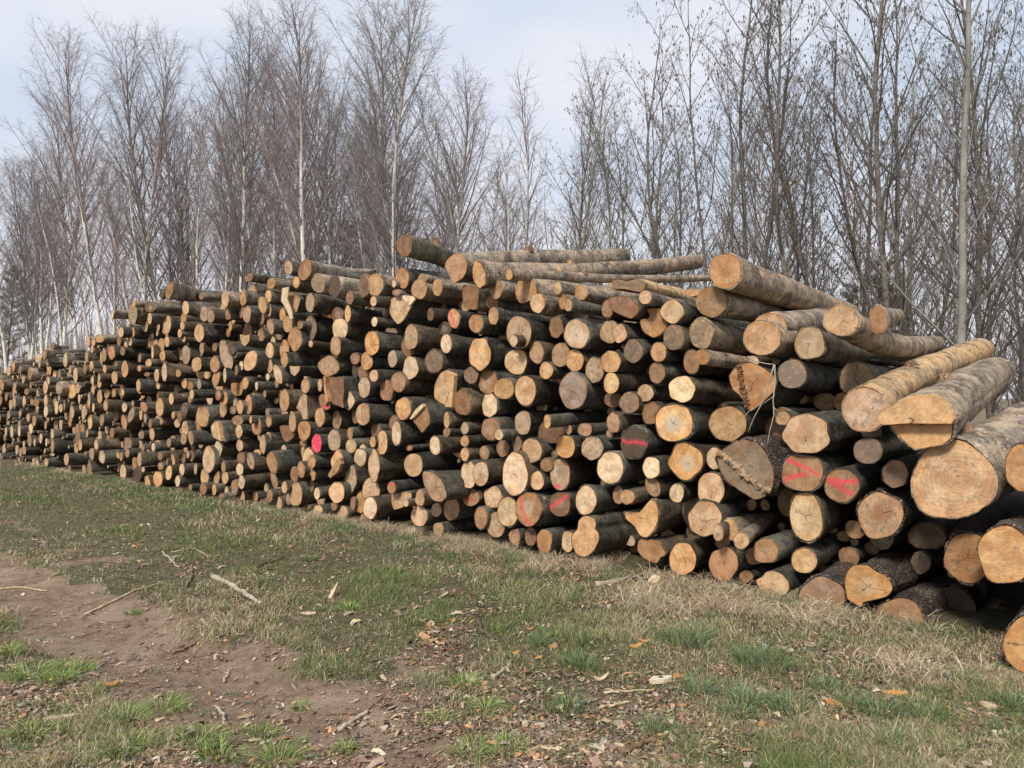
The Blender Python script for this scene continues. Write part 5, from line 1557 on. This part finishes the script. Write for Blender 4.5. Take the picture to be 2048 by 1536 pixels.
for k in range(40):
    px = -60+(k+g2.random())*2260/40; c = g2.uniform(12.5, 18)
    if px > 1150 and k % 2: continue
    x, y = at_c(px, c)
    plant('bush%d' % (g2.integers(0, 3) if px < 1000 else 2*g2.integers(0, 2)), x, y, g2.uniform(2.8, 5.2), g2.uniform(0, 6.28), 'bare many-stemmed bush among the tree trunks behind the pile', 'bush', 'bare bushes under the trees', 'bush')
# far wood: a mass of stems nobody could count
acc = Acc(); g3 = np.random.default_rng(9)
for k in range(1700):
    px = g3.uniform(-200, 2300) if k < 1100 else g3.uniform(-200, 620); c = g3.uniform(27, 60) if k < 1100 else g3.uniform(20, 40); x, y = at_c(px, c)
    if y < 5 or y > 260: continue
    if px > 1150 and g3.random() < .72: continue
    H = g3.uniform(7, 13)*(1 if px < 900 else .95); P = grow(np.array([x, y, -.1]), unit(np.array([g3.normal(0, .07), g3.normal(0, .07), 1.])), H, 6, .03, .05, g3)
    acc.tube(P, np.linspace(.06, .012, 7), 4)
    for j in range(16):
        u = g3.uniform(.1, .98)*6*.999; b = int(u); p = P[b]+(P[b+1]-P[b])*(u-b); az = g3.uniform(0, 6.28); an = g3.uniform(.35, 1.)
        d = np.array([math.cos(az)*math.sin(an), math.sin(az)*math.sin(an), math.cos(an)]); B = grow(p, d, g3.uniform(.8, 2.4)*(1.2-u/6*.7), 3, .1, .2, g3)
        acc.tube(B, [.016, .012, .009, .006], 3)
for k in range(1500):
    px = g3.uniform(-200, 1150); c = g3.uniform(17, 34); x, y = at_c(px, c)
    if y < 5 or y > 200: continue
    H = g3.uniform(1.8, 4.8); P = grow(np.array([x, y, -.1]), unit(np.array([g3.normal(0, .2), g3.normal(0, .2), 1.])), H, 4, .03, .12, g3)
    acc.tube(P, np.linspace(.022, .006, 5), 3)
    for j in range(7):
        u = g3.uniform(.1, .98)*4*.999; b = int(u); p = P[b]+(P[b+1]-P[b])*(u-b)
        acc.tube(grow(p, unit(g3.normal(0, .5, 3)+np.array([0, 0, .8])), g3.uniform(.4, 1.2), 3, .1, .2, g3), [.009, .007, .005, .004], 3)
add('far_wood', acc.mesh('far_wood', plain('far_twigs', (.29, .25, .225), .0)), label='hazy mass of bare stems far back in the wood', cat='wood', kind='stuff')
# two dark evergreen thickets seen through the stems
def pine(seed, H):
    g = np.random.default_rng(seed); tr = Acc(); cr = Acc()
    T = grow(np.array([0, 0, -.1]), np.array([0, 0, 1.]), H, 8, .0, .02, g); tr.tube(T, np.linspace(.07, .012, 9), 6)
    for k in range(60):
        t = .12+.86*k/60; i = t*8*.999; a = int(i); p = T[a]+(T[a+1]-T[a])*(i-a); az = k*2.4
        B = grow(p, unit(np.array([math.cos(az), math.sin(az), .35])), H*.30*(1-t)+.3, 6, .15, .12, g); cr.tube(B, np.linspace(.014, .004, 7), 3)
        for j in range(120):
            u = g.uniform(.15, .999)*6; b = min(5, int(u)); q = B[b]+(B[b+1]-B[b])*(u-b)+g.normal(0, .04, 3); d = unit(g.normal(0, 1, 3)+np.array([0, 0, .5]))*g.uniform(.06, .13)
            cr.tube(np.array([q, q+d]), [.008, .003], 3)
    return tr, cr
tr, cr = pine(3, 6.); PROTO['pine'] = (tr.mesh('trunk', TM['alder']), cr.mesh('crown', plain('pine_needles', (.115, .095, .055))), None, 6.)
for px, ty, c, lb in ((715, 430, 19, 'brownish-green young pine showing between birches left of the summit logs'), (640, 470, 20, 'smaller young pine left of the brownish-green one'), (1735, 500, 18.5, 'dark young pine behind the straight dark alder'), (1690, 560, 20, 'low young pine left of the dark one at right'), (1800, 560, 19, 'low young pine right of the dark one'), (8, 520, 17.5, 'small green pine at the left edge of the photo')):
    x, y = at_c(px, c); plant('pine', x, y, hgt(ty, y), px, lb, 'pine_tree', 'young pines among the bare trees')
